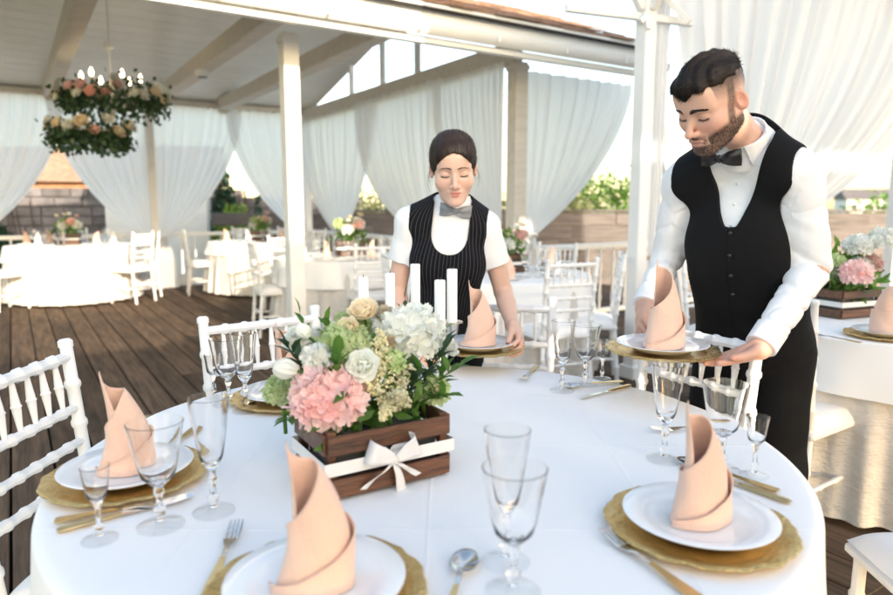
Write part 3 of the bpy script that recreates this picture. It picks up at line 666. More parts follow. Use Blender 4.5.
def make_glass(kind):
    t = thing({'flute': 'champagne_flute', 'goblet': 'wine_goblet', 'shot': 'liqueur_glass'}[kind], 'x', 'glass'); pr = glass_outline(kind); bz = .066 if kind == 'shot' else .076; f = next(i for i, p in enumerate(pr) if p[1] >= bz - 1e-6); fz = next(i for i, p in enumerate(pr) if p[1] > .0085)
    MB().lathe(pr[f:], 40).build('bowl', 'glass', t, angle=60); MB().lathe(pr[fz:f + 1], 24).build('stem', 'glass', t, angle=60); MB().lathe([(r_, z_ + .0006) for r_, z_ in pr[:fz + 1]], 40).build('foot', 'thin_glass', t, angle=60); return t
def make_fork():
    t = thing('fork', 'x', 'fork'); z = lambda y: .004 + .012 * max(0, (y - .12) / .08) ** 1.2 * (1 - max(0, (y - .17) / .04) * .6)
    h = MB(); h.add([(sx * w_ / 2, y, zz + dz) for y, w_, zz in ((0, .016, .004), (.004, .02, .004), (.03, .019, .0045), (.06, .013, .006), (.095, .008, .007)) for sx, dz in ((-1, 0), (1, 0), (1, .0025), (-1, .0025))], [(i * 4 + j, i * 4 + (j + 1) % 4, i * 4 + 4 + (j + 1) % 4, i * 4 + 4 + j) for i in range(4) for j in range(4)] + [(3, 2, 1, 0), (16, 17, 18, 19)]); h.build('handle', 'brass_handle', t, True, 30)
    h = MB(); rows = ((.095, .008, .007), (.125, .0075, .008), (.14, .018, .006), (.155, .023, .005)); h.add([(sx * w_ / 2, y, zz + dz) for y, w_, zz in rows for sx, dz in ((-1, 0), (1, 0), (1, .002), (-1, .002))], [(i * 4 + j, i * 4 + (j + 1) % 4, i * 4 + 4 + (j + 1) % 4, i * 4 + 4 + j) for i in range(3) for j in range(4)] + [(3, 2, 1, 0), (12, 13, 14, 15)]); h.build('neck', 'steel', t, True, 30)
    tn = MB().tube([(0, .153, .006), (0, .175, .008), (0, .19, .011), (0, .203, .0135)], [.0023, .0022, .002, .001], 6).mesh('tine', 'steel')
    for i in range(4): link('tine', tn, t, ((i - 1.5) * .0062, 0, 0))
    return t
def make_knife():
    t = thing('knife', 'x', 'knife')
    MB().tube([(0, 0, .005), (0, .006, .005), (0, .05, .005), (0, .095, .005)], [.006, .0085, .0075, .0055], 10, sy=.5).build('handle', 'brass_handle', t)
    m = MB(); ys = ((.095, .006, -.006), (.11, .0075, -.006), (.17, .010, -.006), (.2, .009, -.006), (.215, .003, -.006)); m.add([(x, y, z) for y, a, b in ys for x, z in ((b, .0035), (a, .0045), (b, .006))], [(i * 3 + j, i * 3 + (j + 1) % 3, i * 3 + 3 + (j + 1) % 3, i * 3 + 3 + j) for i in range(4) for j in range(3)] + [(2, 1, 0), (12, 13, 14)]); m.build('blade', 'steel', t, True, 30); return t
def make_spoon():
    t = thing('spoon', 'x', 'spoon')
    h = MB(); h.add([(sx * w_ / 2, y, zz + dz) for y, w_, zz in ((0, .016, .004), (.004, .02, .004), (.03, .018, .0045), (.07, .011, .006), (.105, .007, .008)) for sx, dz in ((-1, 0), (1, 0), (1, .0025), (-1, .0025))], [(i * 4 + j, i * 4 + (j + 1) % 4, i * 4 + 4 + (j + 1) % 4, i * 4 + 4 + j) for i in range(4) for j in range(4)] + [(3, 2, 1, 0), (16, 17, 18, 19)]); h.build('handle', 'brass_handle', t, True, 30)
    h = MB(); h.add([(sx * w_ / 2, y, zz + dz) for y, w_, zz in ((.105, .007, .008), (.125, .0065, .009), (.138, .008, .008)) for sx, dz in ((-1, 0), (1, 0), (1, .002), (-1, .002))], [(i * 4 + j, i * 4 + (j + 1) % 4, i * 4 + 4 + (j + 1) % 4, i * 4 + 4 + j) for i in range(2) for j in range(4)] + [(3, 2, 1, 0), (8, 9, 10, 11)]); h.build('neck', 'steel', t, True, 30)
    def b(a, r):
        an = a * 2 * PI; rr_ = r; return Vector((math.cos(an) * .021 * rr_, .168 + math.sin(an) * .034 * rr_, .0095 - .0075 * (1 - rr_ ** 2)))
    solid(MB().grid(b, 24, 6).build('bowl', 'steel', t, True, 0), .0014); return t
PROTO = {'charger': make_charger(), 'plate': make_plate(), 'napkin': make_napkin(), 'napkin2': make_napkin('napkin_peach', 3, 2.25, .022, .205, .8, -.03), 'napkin3': make_napkin('napkin_peach', 5, 1.95, .021, .195, .3, -.012), 'napkinw': make_napkin('napkin_white'), 'flute': make_glass('flute'), 'goblet': make_glass('goblet'), 'shot': make_glass('shot'), 'fork': make_fork(), 'knife': make_knife(), 'spoon': make_spoon()}
GRP = {'napkin2': 'peach folded napkins', 'napkin3': 'peach folded napkins', 'charger': 'gold charger plates', 'plate': 'white dinner plates', 'napkin': 'peach folded napkins', 'napkinw': 'white folded napkins', 'flute': 'champagne flutes', 'goblet': 'wine goblets', 'shot': 'liqueur glasses', 'fork': 'forks', 'knife': 'knives', 'spoon': 'spoons'}
NOUN = {'napkin2': 'peach napkin in standing twist', 'napkin3': 'peach napkin in standing twist', 'charger': 'gold charger plate with ornate rim', 'plate': 'white china plate', 'napkin': 'peach napkin in standing twist', 'napkinw': 'white napkin in standing twist', 'flute': 'tall champagne flute', 'goblet': 'wide wine goblet', 'shot': 'small liqueur glass', 'fork': 'fork with gold handle', 'knife': 'knife with gold handle', 'spoon': 'spoon with gold handle'}
def ware(k, p, where, rz=0.0, scale=None, z=None):
    p = Vector(p); 
    if z is not None: p.z = z
    return place(PROTO[k], USED, p, rz, NOUN[k] + ' ' + where, GRP[k] and {'charger': 'charger plate', 'napkinw': 'napkin', 'napkin2': 'napkin', 'napkin3': 'napkin', 'flute': 'glass', 'goblet': 'glass', 'shot': 'glass'}.get(k, k), GRP[k], scale)
def setting(c, where, rz, nap='napkin', z=.751, s=1.0, tilt=None):
    ware('charger', c, where, rz, z=z); ware('plate', c, where, rz, z=z + .0105); ware(nap, c, where, rz, s, z=z + .0105 + .0085)
def cut(k, xy0, xy1, where, z=.751):
    "lies on the front table with its handle end at photo point xy0 and its tip towards xy1"
    a = on(*xy0); b = on(*xy1); d = b - a; return ware(k, (a.x, a.y, z), where, math.atan2(d.y, d.x) - PI / 2)
SL = on(128, 479); SB = V((on(322, 580).x, on(372, 541).y - .15, .75)); SR = on(698, 530)
setting(SL, 'at the left place of the front table', .3, 'napkin2', s=.95)
setting(SB, 'at the bottom middle of the photo', .3, 'napkin', s=1.0)
setting(SR, 'at the front right place', .45, s=1.0)
SBL = on(287, 400); setting(SBL, 'half hidden behind the flower box at the left', 1.2)
W = 'at the left place before the chair'
ware('shot', on(100, 540), W); ware('goblet', on(161, 526), W); ware('flute', on(214, 512), W)
W = 'at the far left place beyond, by the flower box'
ware('shot', on(214, 398), W); ware('goblet', on(229, 404), W); ware('flute', on(246, 411), W)
W = 'in the middle foreground near the bottom edge'
ware('flute', on(506, 562), W); ware('goblet', on(513, 592), W)
W = 'in the group of three before the waitress chair'
ware('flute', on(562, 391), W); ware('goblet', on(585, 384), W); ware('shot', on(602, 379), W)
W = 'in the front right group before the waiter'
ware('flute', on(664, 460), W); ware('goblet', on(721, 470), W); ware('shot', on(754, 476), W)
cut('fork', (700, 604), (610, 540), 'left of the front right plate')
cut('knife', (790, 505), (718, 480), 'right of the front right plate, the lower of two'); cut('spoon', (778, 494), (715, 474), 'right of the front right plate, the upper of two')
cut('knife', (630, 387), (574, 402), 'on the table between the glass trio and the waiter plate'); cut('spoon', (622, 383), (572, 388), 'lying above the knife by the glass trio')
cut('fork', (537, 368), (525, 380), 'on the cloth below the waitress hand'); cut('fork', (730, 428), (672, 432), 'beyond the front right flute')
cut('fork', (55, 524), (170, 506), 'below the left plate, the upper of two'); cut('knife', (57, 534), (200, 496), 'below the left plate, the lower of two')
cut('spoon', (196, 430), (178, 444), 'behind the left plate'); cut('spoon', (300, 392), (258, 402), 'beside the far left glasses')
cut('fork', (208, 600), (226, 556), 'left of the bottom middle plate'); cut('spoon', (440, 640), (462, 575), 'right of the bottom middle plate')
# settings held by the two people
MANP = at(662, 353, 1.74); WOMP = at(479, 350, 2.12)
ware('charger', MANP, 'carried by the waiter', 1.0); ware('plate', MANP, 'on the charger carried by the waiter', 0, z=MANP.z + .0105); ware('napkin3', MANP, 'on the plate carried by the waiter', .6, 1.2, z=MANP.z + .019)
ware('charger', WOMP, 'held by the waitress', .3); ware('plate', WOMP, 'on the charger held by the waitress', 0, z=WOMP.z + .0105); ware('napkin', WOMP, 'on the plate held by the waitress', .2, 1.05, z=WOMP.z + .019)
# the other tables
SIDE = {205: 'left', 150: 'far left', 255: 'near side', 335: 'right', 20: 'far right', 215: 'near left', 265: 'near side', 320: 'near right', 200: 'left', 250: 'near side', 300: 'near right', 278: 'near side'}
def around(c, who, angs, r=.52, kinds=None, fl=True):
    for i, a in enumerate(angs):
        a = math.radians(a); p = V((c.x + math.cos(a) * r, c.y + math.sin(a) * r, .752)); nk = (kinds or ['napkin'])[i % len(kinds or [1])]; wh = 'at the ' + SIDE[angs[i]] + ' of the table ' + who
        ware('plate', p, wh); ware(nk, (p.x, p.y, .76), wh, i * 1.3)
        if fl:
            q = V((c.x + math.cos(a + .42) * (r - .1), c.y + math.sin(a + .42) * (r - .1), .752)); ware('goblet', q, wh); q = V((c.x + math.cos(a + .6) * (r - .05), c.y + math.sin(a + .6) * (r - .05), .752)); ware('flute', q, wh)
around(T3, WHO3, (205, 150, 255, 335, 20), kinds=['napkin', 'napkin', 'napkinw', 'napkin', 'napkinw'])
around(T4, WHO4, (215, 265, 320), kinds=['napkin', 'napkinw', 'napkin'])
around(T5, WHO5, (200, 250, 300, 20), kinds=['napkinw', 'napkin', 'napkin', 'napkinw'])
around(T6, WHO6, (278, 335, 20), kinds=['napkin', 'napkinw', 'napkin'])
p = on(880, 337); setting(V((p.x + .02, p.y, .75)), 'at the right edge on the table behind the waiter', 2.2, s=1.1)
a = on(846, 341); ware('fork', (a.x + .02, a.y - .06, .751), 'left of the plate on the right edge table', .5); a = on(824, 313); ware('napkinw', (a.x, a.y, .751), 'behind the waiter elbow on the right table', .5)
# ================================================================== FLOWERS
def petal(wd, ln, cup, n=3):
    m = MB()
    def f(a, b):
        x = (a - .5) * wd * (math.sin(PI * min(1, .12 + .8 * b)) ** .7); return Vector((x, ln * b, cup * (b * b) + cup * .8 * ((a - .5) * 2) ** 2 * b))
    return m.grid(f, n, n)
def put(mb, src, M4): mb.add([M4 @ Vector(v) for v in src.v], src.f)
def aim(d, p, roll=0, sc=1.0):
    return Matrix.Translation(p) @ Vector(d).to_track_quat('Z', 'Y').to_matrix().to_4x4() @ Matrix.Rotation(roll, 4, 'Z') @ Matrix.Scale(sc, 4)
def fib(n):
    for i in range(n):
        z = 1 - 2 * (i + .5) / n; r = math.sqrt(1 - z * z); a = i * 2.39996; yield Vector((r * math.cos(a), r * math.sin(a), z))
def hydrangea(label, c, r, mt, seed, n=85, ps=.019, sq=(1, 1, .85), parent=None, stem=True):
    rr = random.Random(seed); mb = MB(); pt = petal(ps * .95, ps, ps * .22)
    for d in fib(n):
        if d.z < -.55: continue
        p = Vector((d.x * r * sq[0], d.y * r * sq[1], d.z * r * sq[2])) * rr.uniform(.86, 1.07); d2 = (d + Vector((rr.gauss(0, .22), rr.gauss(0, .22), rr.gauss(0, .22)))).normalized(); r0 = rr.uniform(0, 6.28)
        for k in range(4): put(mb, pt, aim(d2, p, r0 + k * PI / 2) @ Matrix.Rotation(rr.uniform(-.1, .5), 4, 'X') @ Matrix.Translation((0, .0015, 0)) @ Matrix.Scale(rr.uniform(.8, 1.2), 4))
    t = thing('hydrangea', label, 'flower', c, 0, 'flowers in the front box') if parent is None else None
    o = mb.build('petals' if t else 'hydrangea', mt, t or parent, True, 0)
    if t is None: o.location = c; return o
    if stem: MB().tube([(0, 0, -r * .3), (0, .01, -r - .06)], .004, 6).build('stem', 'leaf_green', t)
    return t
def rose_mesh(r, mt, seed, open_=1.0):
    rr = random.Random(seed); mb = MB()
    for ring, (n, tilt, ln, wd, off) in enumerate(((3, .12, .75, .7, .05), (4, .3, .85, .85, .14), (5, .6, .95, 1.0, .24), (6, .95 * open_, 1.0, 1.1, .3), (6, 1.25 * open_, 1.0, 1.15, .34))):
        for k in range(n):
            a = k * 2 * PI / n + ring * .7 + rr.uniform(-.2, .2); pt = petal(wd * r, ln * r, .22 * r, 4)
            put(mb, pt, Matrix.Rotation(a, 4, 'Z') @ Matrix.Translation((0, off * r * .55, 0)) @ Matrix.Rotation(PI / 2 - tilt + rr.uniform(-.1, .1), 4, 'X'))
    return mb.mesh('petals', mt, True, 0)
RM = {}
def rose(label, c, r, mt, seed, d=(0, -.3, 1), name='rose', grp='flowers in the front box'):
    k = (mt, seed % 3)
    if k not in RM: RM[k] = rose_mesh(1.0, mt, seed)
    t = thing(name, label, 'flower', c, 0, grp); q = Vector(d).to_track_quat('Z', 'Y').to_euler()
    o = link('petals', RM[k], t, (0, 0, 0), q, r); MB().tube([(0, 0, 0), Vector(d) * -.02, Vector(d) * -.02 + Vector((0, .01, -.07))], .003, 6).build('stem', 'leaf_green', t); return t
def sprig(label, base, tip, n, leaf, wd, mt='leaf_green', seed=0, parent=None, grp='green sprigs in the front box'):
    rr = random.Random(seed); base, tip = Vector(base), Vector(tip); d = tip - base; t = thing('leaf_sprig', label, 'foliage', base, 0, grp)
    b = d + Vector((0, 0, 0)); mid = d * .5 + Vector((0, 0, .12 * d.length)); MB().tube([(0, 0, 0), mid, d], [.0025, .002, .001], 5).build('stem', mt, t)
    me = leafmesh(wd, leaf, .25).mesh('leaf', mt, True, 0)
    for i in range(n):
        f = .25 + .75 * i / max(1, n - 1); p = mid * (2 * f) if f < .5 else mid.lerp(d, (f - .5) * 2); a = i * 2.4 + rr.random(); side = Vector((math.cos(a), math.sin(a), .3)); dr = (d.normalized() * .8 + side * (.9 if i < n - 1 else .1)).normalized()
        o = link('leaf', me, t, p, dr.to_track_quat('Y', 'Z').to_euler(), rr.uniform(.75, 1.15))
    return t
# ---- wooden slat crate of the front table
A = on(329, 503); B = on(447, 474); ax = (B - A); ax.z = 0; BL = ax.length; ang = math.atan2(ax.y, ax.x); ax.normalize(); ay = V((-ax.y, ax.x, 0)); BD, BH = .155, .125
def crate(p, ang, label, L_=BL, D_=BD, H_=BH):
    t = thing('wooden_crate', label, 'crate', p, ang, 'wooden flower boxes')
    for x in (.008, L_ - .008):
        for y in (.008, D_ - .008): MB().box((x, y, H_ / 2 + .001), (.016, .016, H_), bev=.0015).build('corner_post', 'crate_wood', t, angle=25)
    for z in (.024, H_ - .022):
        for y in (-.004, D_ + .004): MB().box((L_ / 2, y, z), (L_ + .004, .008, .036), bev=.0015).build('slat', 'crate_wood', t, angle=25)
        for x in (-.004, L_ + .004): MB().box((x, D_ / 2, z), (.008, D_ - .002, .036), bev=.0015).build('slat', 'crate_wood', t, angle=25)
    MB().box((L_ / 2, D_ / 2, .012), (L_ - .018, D_ - .018, .008)).build('base_board', 'crate_wood', t)
    MB().box((L_ / 2, D_ / 2, H_ * .45), (L_ - .03, D_ - .03, H_ * .62), bev=.004).build('liner', 'plastic_dark', t); return t
crate(A, ang, 'dark wooden slat box of flowers on the front table')
def ribbon(p, ang, label, L_=BL, D_=BD, z=BH * .5, bow=True):
    t = thing('ribbon', label, 'ribbon', p, ang, 'white ribbons on the flower boxes'); w_ = .024
    mb = MB(); e_ = .0095; ring = [(-e_, -e_), (L_ + e_, -e_), (L_ + e_, D_ + e_), (-e_, D_ + e_)]
    mb.add([(x, y, z + dz) for x, y in ring for dz in (-w_ / 2, w_ / 2)], [(i * 2, (i * 2 + 2) % 8, (i * 2 + 3) % 8, i * 2 + 1) for i in range(4)]); solid(mb.build('band', 'ribbon', t, False), .0008, 1)
    if not bow: return t
    cx = L_ * .48; y0 = -e_ - .004
    for s_, rot in ((-1, .25), (1, -.5)):
        def f(a, b, s_=s_, rot=rot):
            th = a * 2 * PI; x = .036 * (1 - math.cos(th)) * .72; dy = -.017 * math.sin(th) * (1 if s_ > 0 else 1); wd = (b - .5) * (.010 + .032 * math.sin(th / 2) ** 1.3)
            q = Vector((s_ * x, y0 - .006 + dy - .004 * math.sin(3 * th), wd)); q = Matrix.Rotation(rot * s_ * -1, 3, 'Y') @ q if False else q
            c_, n_ = math.cos(.35), math.sin(.35); return Vector((cx + q.x * c_ - s_ * q.z * n_, q.y, z + .006 + q.z * c_ + abs(q.x) * n_))
        solid(MB().grid(f, 28, 6).build('bow_loop', 'ribbon', t, True, 0), .0008)
    for s_, ln in ((-1, .062), (1, .058), (.35, .075)):
        def f(a, b, s_=s_, ln=ln):
            wd = (a - .5) * (.012 + .014 * b) ; return Vector((cx + s_ * ln * .85 * b + wd, y0 - .01 - .006 * math.sin(b * 5) + (.004 * a), z - ln * (.65 if abs(s_) == 1 else 1.0) * b + .25 * wd * (1 if s_ < 0 else -1) - (.006 * (1 - abs(a - .5) * 2) if b > .9 else 0)))
        solid(MB().grid(f, 4, 12).build('bow_tail', 'ribbon', t, True, 0), .0008)
    MB().ball((cx, y0 - .01, z + .004), .0105, 10, 6, (1, .8, 1.1)).build('knot', 'ribbon', t); return t
ribbon(A, ang, 'white satin ribbon with bow tied round the front flower box')
def bx(x, y, z): return A + ax * (x * BL) + ay * (y * BD) + V((0, 0, z))
hydrangea('large pink hydrangea hanging over the left corner of the front box', at(328, 399, 1.19), .056, 'petal_pink', 1, 110, .024)
hydrangea('large white hydrangea at the top right of the front box', at(411, 334, 1.33), .051, 'petal_white', 2, 80, .026)
hydrangea('pale green hydrangea at the far left under the white tulip', at(283, 391, 1.27), .030, 'petal_green', 3, 110, .011)
hydrangea('pale green hydrangea in the middle above the pink one', at(345, 346, 1.27), .046, 'petal_green', 4, 150, .013)
hydrangea('small white hydrangea at the upper left of the front box', at(300, 341, 1.29), .024, 'petal_white', 5, 60, .014)
hydrangea('pale green hydrangea low behind the right rim of the box', at(432, 392, 1.33), .03, 'petal_green', 6, 70, .012)
hydrangea('whitish green hydrangea behind the cream roses', at(352, 328, 1.36), .035, 'petal_green', 7, 110, .012)
rose('cream rose at the very top of the front arrangement', at(364, 315, 1.33), .031, 'petal_cream', 1, (-.1, -.6, 1))
rose('cream rose left below the top one', at(350, 330, 1.27), .024, 'petal_cream', 2, (-.3, -.8, .6)); rose('small cream rose right of the top one', at(384, 318, 1.36), .024, 'petal_cream', 4, (.2, -.6, 1))
rose('small peach bud at the right of the cream roses', at(390, 342, 1.28), .014, 'petal_cream', 5, (.2, -.9, .4)); rose('white ruffled rose in the middle of the front arrangement', at(364, 366, 1.2), .030, 'petal_white', 3, (0, -1, .35))
rose('peach bud low at the right rim', at(436, 390, 1.3), .012, 'petal_cream', 7, (.5, -.8, .4)); rose('white rose at the far right behind the leaves', at(447, 350, 1.38), .022, 'petal_white', 6, (.5, -.5, .7))
def tulip(label, c, r, d):
    t = thing('tulip', label, 'flower', c, 0, 'flowers in the front box'); mb = MB()
    for k in range(6):
        pt = petal(r * 1.5, r * 2.3, .1 * r, 5); 
        def bend(v, k=k): y = v[1]; rad = r * (.95 * math.sin(min(PI, .25 + y / (r * 2.3) * 2.45))) * (1 if k % 2 else .93); return Vector((v[0], rad - .25 * v[0] ** 2 / r, y))
        mb.add([Matrix.Rotation(k * PI / 3, 3, 'Z') @ bend(v) for v in pt.v], pt.f)
    o = mb.build('petals', 'petal_white', t, True, 0); o.rotation_euler = Vector(d).to_track_quat('Z', 'Y').to_euler(); MB().tube([(0, 0, 0), Vector(d) * -.06], .003, 6).build('stem', 'leaf_green', t)
tulip('closed white tulip at the left of the front arrangement', at(297, 371, 1.2), .019, (-.9, -.3, .25))
hydrangea('small white cluster between pink hydrangea and white tulip', at(318, 358, 1.22), .022, 'petal_white', 12, 60, .013)
hydrangea('small white cluster at the top left of the box', at(330, 338, 1.30), .026, 'petal_white', 13, 70, .014)
hydrangea('small pale green cluster right of the white ruffled rose', at(392, 362, 1.25), .020, 'petal_green', 14, 70, .010)
tulip('white tulip bud at the upper left of the box', at(309, 337, 1.26), .014, (-.6, -.2, .7))
def astilbe(label, base, tip, seed):
    rr = random.Random(seed); base, tip = Vector(base), Vector(tip); d = tip - base; t = thing('astilbe', label, 'flower', base, 0, 'flowers in the front box'); mb = MB()
    for i in range(26):
        f = i / 26; p = d * f; L_ = d.length * .34 * (1 - f * .85); a = i * 2.4; sd_ = (Vector((math.cos(a), math.sin(a), 0)) + d.normalized() * .6).normalized() * L_
        for j in range(16):
            q = p + sd_ * (j / 15) + Vector((rr.gauss(0, .003), rr.gauss(0, .003), rr.gauss(0, .003))); mb.ball(q, rr.uniform(.0022, .004), 5, 3)
    mb.build('blossoms', 'petal_astilbe', t, True, 0)['kind'] = 'stuff'; MB().tube([(0, 0, 0), d], [.003, .001], 5).build('stem', 'leaf_green', t)
astilbe('tall cream astilbe plume in the middle of the box', at(378, 400, 1.21), at(381, 330, 1.25), 1); astilbe('cream astilbe plume drooping over the right front rim', at(392, 395, 1.24), at(383, 418, 1.16), 2)
astilbe('cream astilbe plume right of the tall one', at(388, 402, 1.23), at(412, 366, 1.26), 3); astilbe('cream astilbe plume left of the tall one', at(372, 395, 1.2), at(362, 345, 1.25), 4); astilbe('fine cream plume low on the front rim', at(395, 408, 1.24), at(402, 392, 1.16), 5)
SPR = [((415, 400), (443, 352), 1.33, 7, .055, .018, 'right leafy sprig pointing up past the candles'), ((420, 402), (458, 368), 1.34, 7, .06, .018, 'right leafy sprig pointing towards the waiter'), ((418, 404), (441, 398), 1.3, 5, .045, .03, 'round leaved sprig low at the right corner'), ((405, 390), (405, 300), 1.34, 6, .03, .012, 'thin sprig rising beside the white hydrangea'),
       ((335, 395), (338, 358), 1.2, 5, .05, .02, 'broad leaved sprig above the pink hydrangea'), ((330, 380), (327, 325), 1.31, 6, .05, .016, 'sprig at the upper left behind the pale flowers'), ((310, 385), (286, 345), 1.25, 6, .045, .016, 'sprig at the left edge of the arrangement'), ((320, 385), (300, 315), 1.35, 6, .035, .013, 'thin left sprig reaching up to the chair'),
       ((395, 405), (400, 372), 1.28, 6, .055, .02, 'dark sprig under the white hydrangea'), ((400, 405), (425, 375), 1.27, 6, .06, .019, 'glossy sprig between astilbe and right leaves'), ((300, 415), (288, 420), 1.22, 4, .04, .016, 'small sprig below the green hydrangea'), ((345, 390), (372, 352), 1.3, 5, .05, .02, 'sprig behind the white ruffled rose'), ((350, 395), (318, 352), 1.34, 6, .05, .02, 'sprig in the back of the box left'), ((390, 395), (440, 335), 1.42, 6, .05, .02, 'sprig in the back of the box right')]
for i, (b0, b1, Y, n, lf, wd, lab) in enumerate(SPR):
    sprig(lab, at(b0[0], b0[1], Y), at(b1[0], b1[1], Y - .02), n + 3, lf, wd, 'leaf_green' if i % 3 else 'leaf_dark', i)
# foliage filling the box under the flowers
mb = MB(); rr = random.Random(3)
for _ in range(170):
    rm = rndrot(rr); p = bx(rr.uniform(.06, .94), rr.uniform(.1, .9), BH + rr.uniform(-.035, .075)); lf = leafmesh(.016, .045); mb.add([p + rm @ Vector(v) for v in lf.v], lf.f)
o = mb.build('foliage', 'leaf_green', None, True, 0); tag(o, 'loose green foliage filling the front flower box between blossoms', 'foliage', kind='stuff')
# ---- candelabra with five tapers
CB = V((-.075, 1.60, .75)); t = thing('candelabra', 'slender silver candelabra behind the flower box', 'candelabra', CB)
MB().lathe([(0, 0), (.06, 0), (.06, .006), (.03, .014), (.012, .03), (.008, .06), (.012, .07), (.008, .08), (.007, .15), (.013, .16), (.0, .165)], 24).build('base_and_stem', 'silver', t)
CND = [(364, 277, 330, 1.60, 'leftmost white taper candle behind the flowers'), (390.5, 273, 328, 1.66, 'second white taper candle from the left'), (415.5, 264, 322, 1.68, 'tallest middle white taper candle'), (440, 280, 343, 1.50, 'nearest white taper candle, lower in front of the right one'), (452, 269, 325, 1.57, 'rightmost white taper candle on a visible silver cup')]
for px_, y0, y1, Y, lab in CND:
    top = at(px_, y0, Y); bot = at(px_, y1, Y); q = bot - CB
    MB().tube([(0, 0, .15), (q.x * .35, q.y * .35, .12), (q.x * .8, q.y * .8, q.z * .6), (q.x, q.y, q.z - .035)], .0035, 8).build('arm', 'silver', t)
    MB().lathe([(0, -.04), (.006, -.04), (.004, -.03), (.013, -.022), (.016, .0), (.0165, .004), (.026, .006), (.026, .009), (.0145, .0085), (.0145, -.012), (0, -.012)], 20, q).build('candle_cup', 'silver', t)
    c = thing('taper_candle', lab, 'candle', bot, 0, 'white taper candles'); hh = top.z - bot.z
    MB().lathe([(0, -.01), (.0125, -.01), (.0125, hh - .002), (.011, hh), (0, hh - .001)], 24).build('wax', 'candle_wax', c); MB().tube([(0, 0, hh - .002), (.001, 0, hh + .006)], .0009, 5).build('wick', 'wick', c)
# ---- boxes of flowers on the other tables
def far_box(p, ang, who, seed, s=1.0, pinkd=None):
    rr = random.Random(seed); crate(p, ang, 'wooden flower box on the table ' + who, .22 * s, .15 * s, .12 * s); ribbon(p, ang, 'white ribbon round the flower box on the table ' + who, .22 * s, .15 * s, .06 * s, False)
    u_ = V((math.cos(ang), math.sin(ang), 0)); v_ = V((-u_.y, u_.x, 0)); c = p + u_ * .11 * s + v_ * .075 * s + V((0, 0, .13 * s)); t = thing('flower_arrangement', 'bunch of pale roses, hydrangeas and leaves on the table ' + who, 'flowers', c, 0, 'flower bunches on the other tables')
    mb = MB(); clump(rr, (0, 0, .05), (.16 * s, .13 * s, .10 * s), 170, .025, .07, mb, .25); mb.build('leaves', 'leaf_green', t, True, 0)
    mb = MB(); clump(rr, (0, 0, .09), (.13 * s, .1 * s, .10 * s), 60, .02, .06, mb, .4); mb.build('leaves', 'leaf_lime', t, True, 0)
    for i, (mt, r) in enumerate((('petal_white', .055), ('petal_cream', .04), ('petal_green', .045), ('petal_white', .04), ('petal_peach', .035))):
        a = i * 1.256 + rr.random(); o = hydrangea('', (math.cos(a) * .085 * s, math.sin(a) * .07 * s, rr.uniform(.05, .12) * s), r * s, mt, seed + i, 60, .019 * s, parent=t)
    for i in range(5):
        mt = ('petal_cream', 'petal_white', 'petal_peach')[i % 3]; a = rr.random() * 6.28
        if (mt, 0) not in RM: RM[(mt, 0)] = rose_mesh(1.0, mt, 3)
        link('rose', RM[(mt, 0)], t, (math.cos(a) * .1 * s, math.sin(a) * .08 * s, rr.uniform(.1, .19) * s), (rr.uniform(-.6, .6), rr.uniform(-.6, .6), 0), .026 * s)
    return t, c
for P_, a_, who, sd_, s in ((at(56, 250, 8.95), .3, WHO3, 31, 1.0), (at(250, 244, 9.9), .2, WHO4, 41, 1.0), (at(338, 250, 6.9), .3, WHO5, 51, 1.05), (V((.40, 5.15, .75)), .4, WHO6, 61, .95)):
    far_box(V((P_.x, P_.y, .752)), a_, who, sd_, s * 1.25)
p = on(841, 320); t, c = far_box(V((p.x, p.y, .752)), .38, WHO2, 71, 1.12)
hydrangea('', at(856, 274, p.y - .03) - c, .055, 'petal_pink', 8, 110, .024, parent=t); hydrangea('', at(858, 246, p.y + .05) - c, .05, 'petal_white', 9, 90, .022, parent=t); hydrangea('', at(882, 240, p.y + .05) - c, .05, 'petal_white', 10, 90, .022, parent=t); hydrangea('', at(836, 262, p.y + .05) - c, .035, 'petal_green', 11, 120, .011, parent=t)
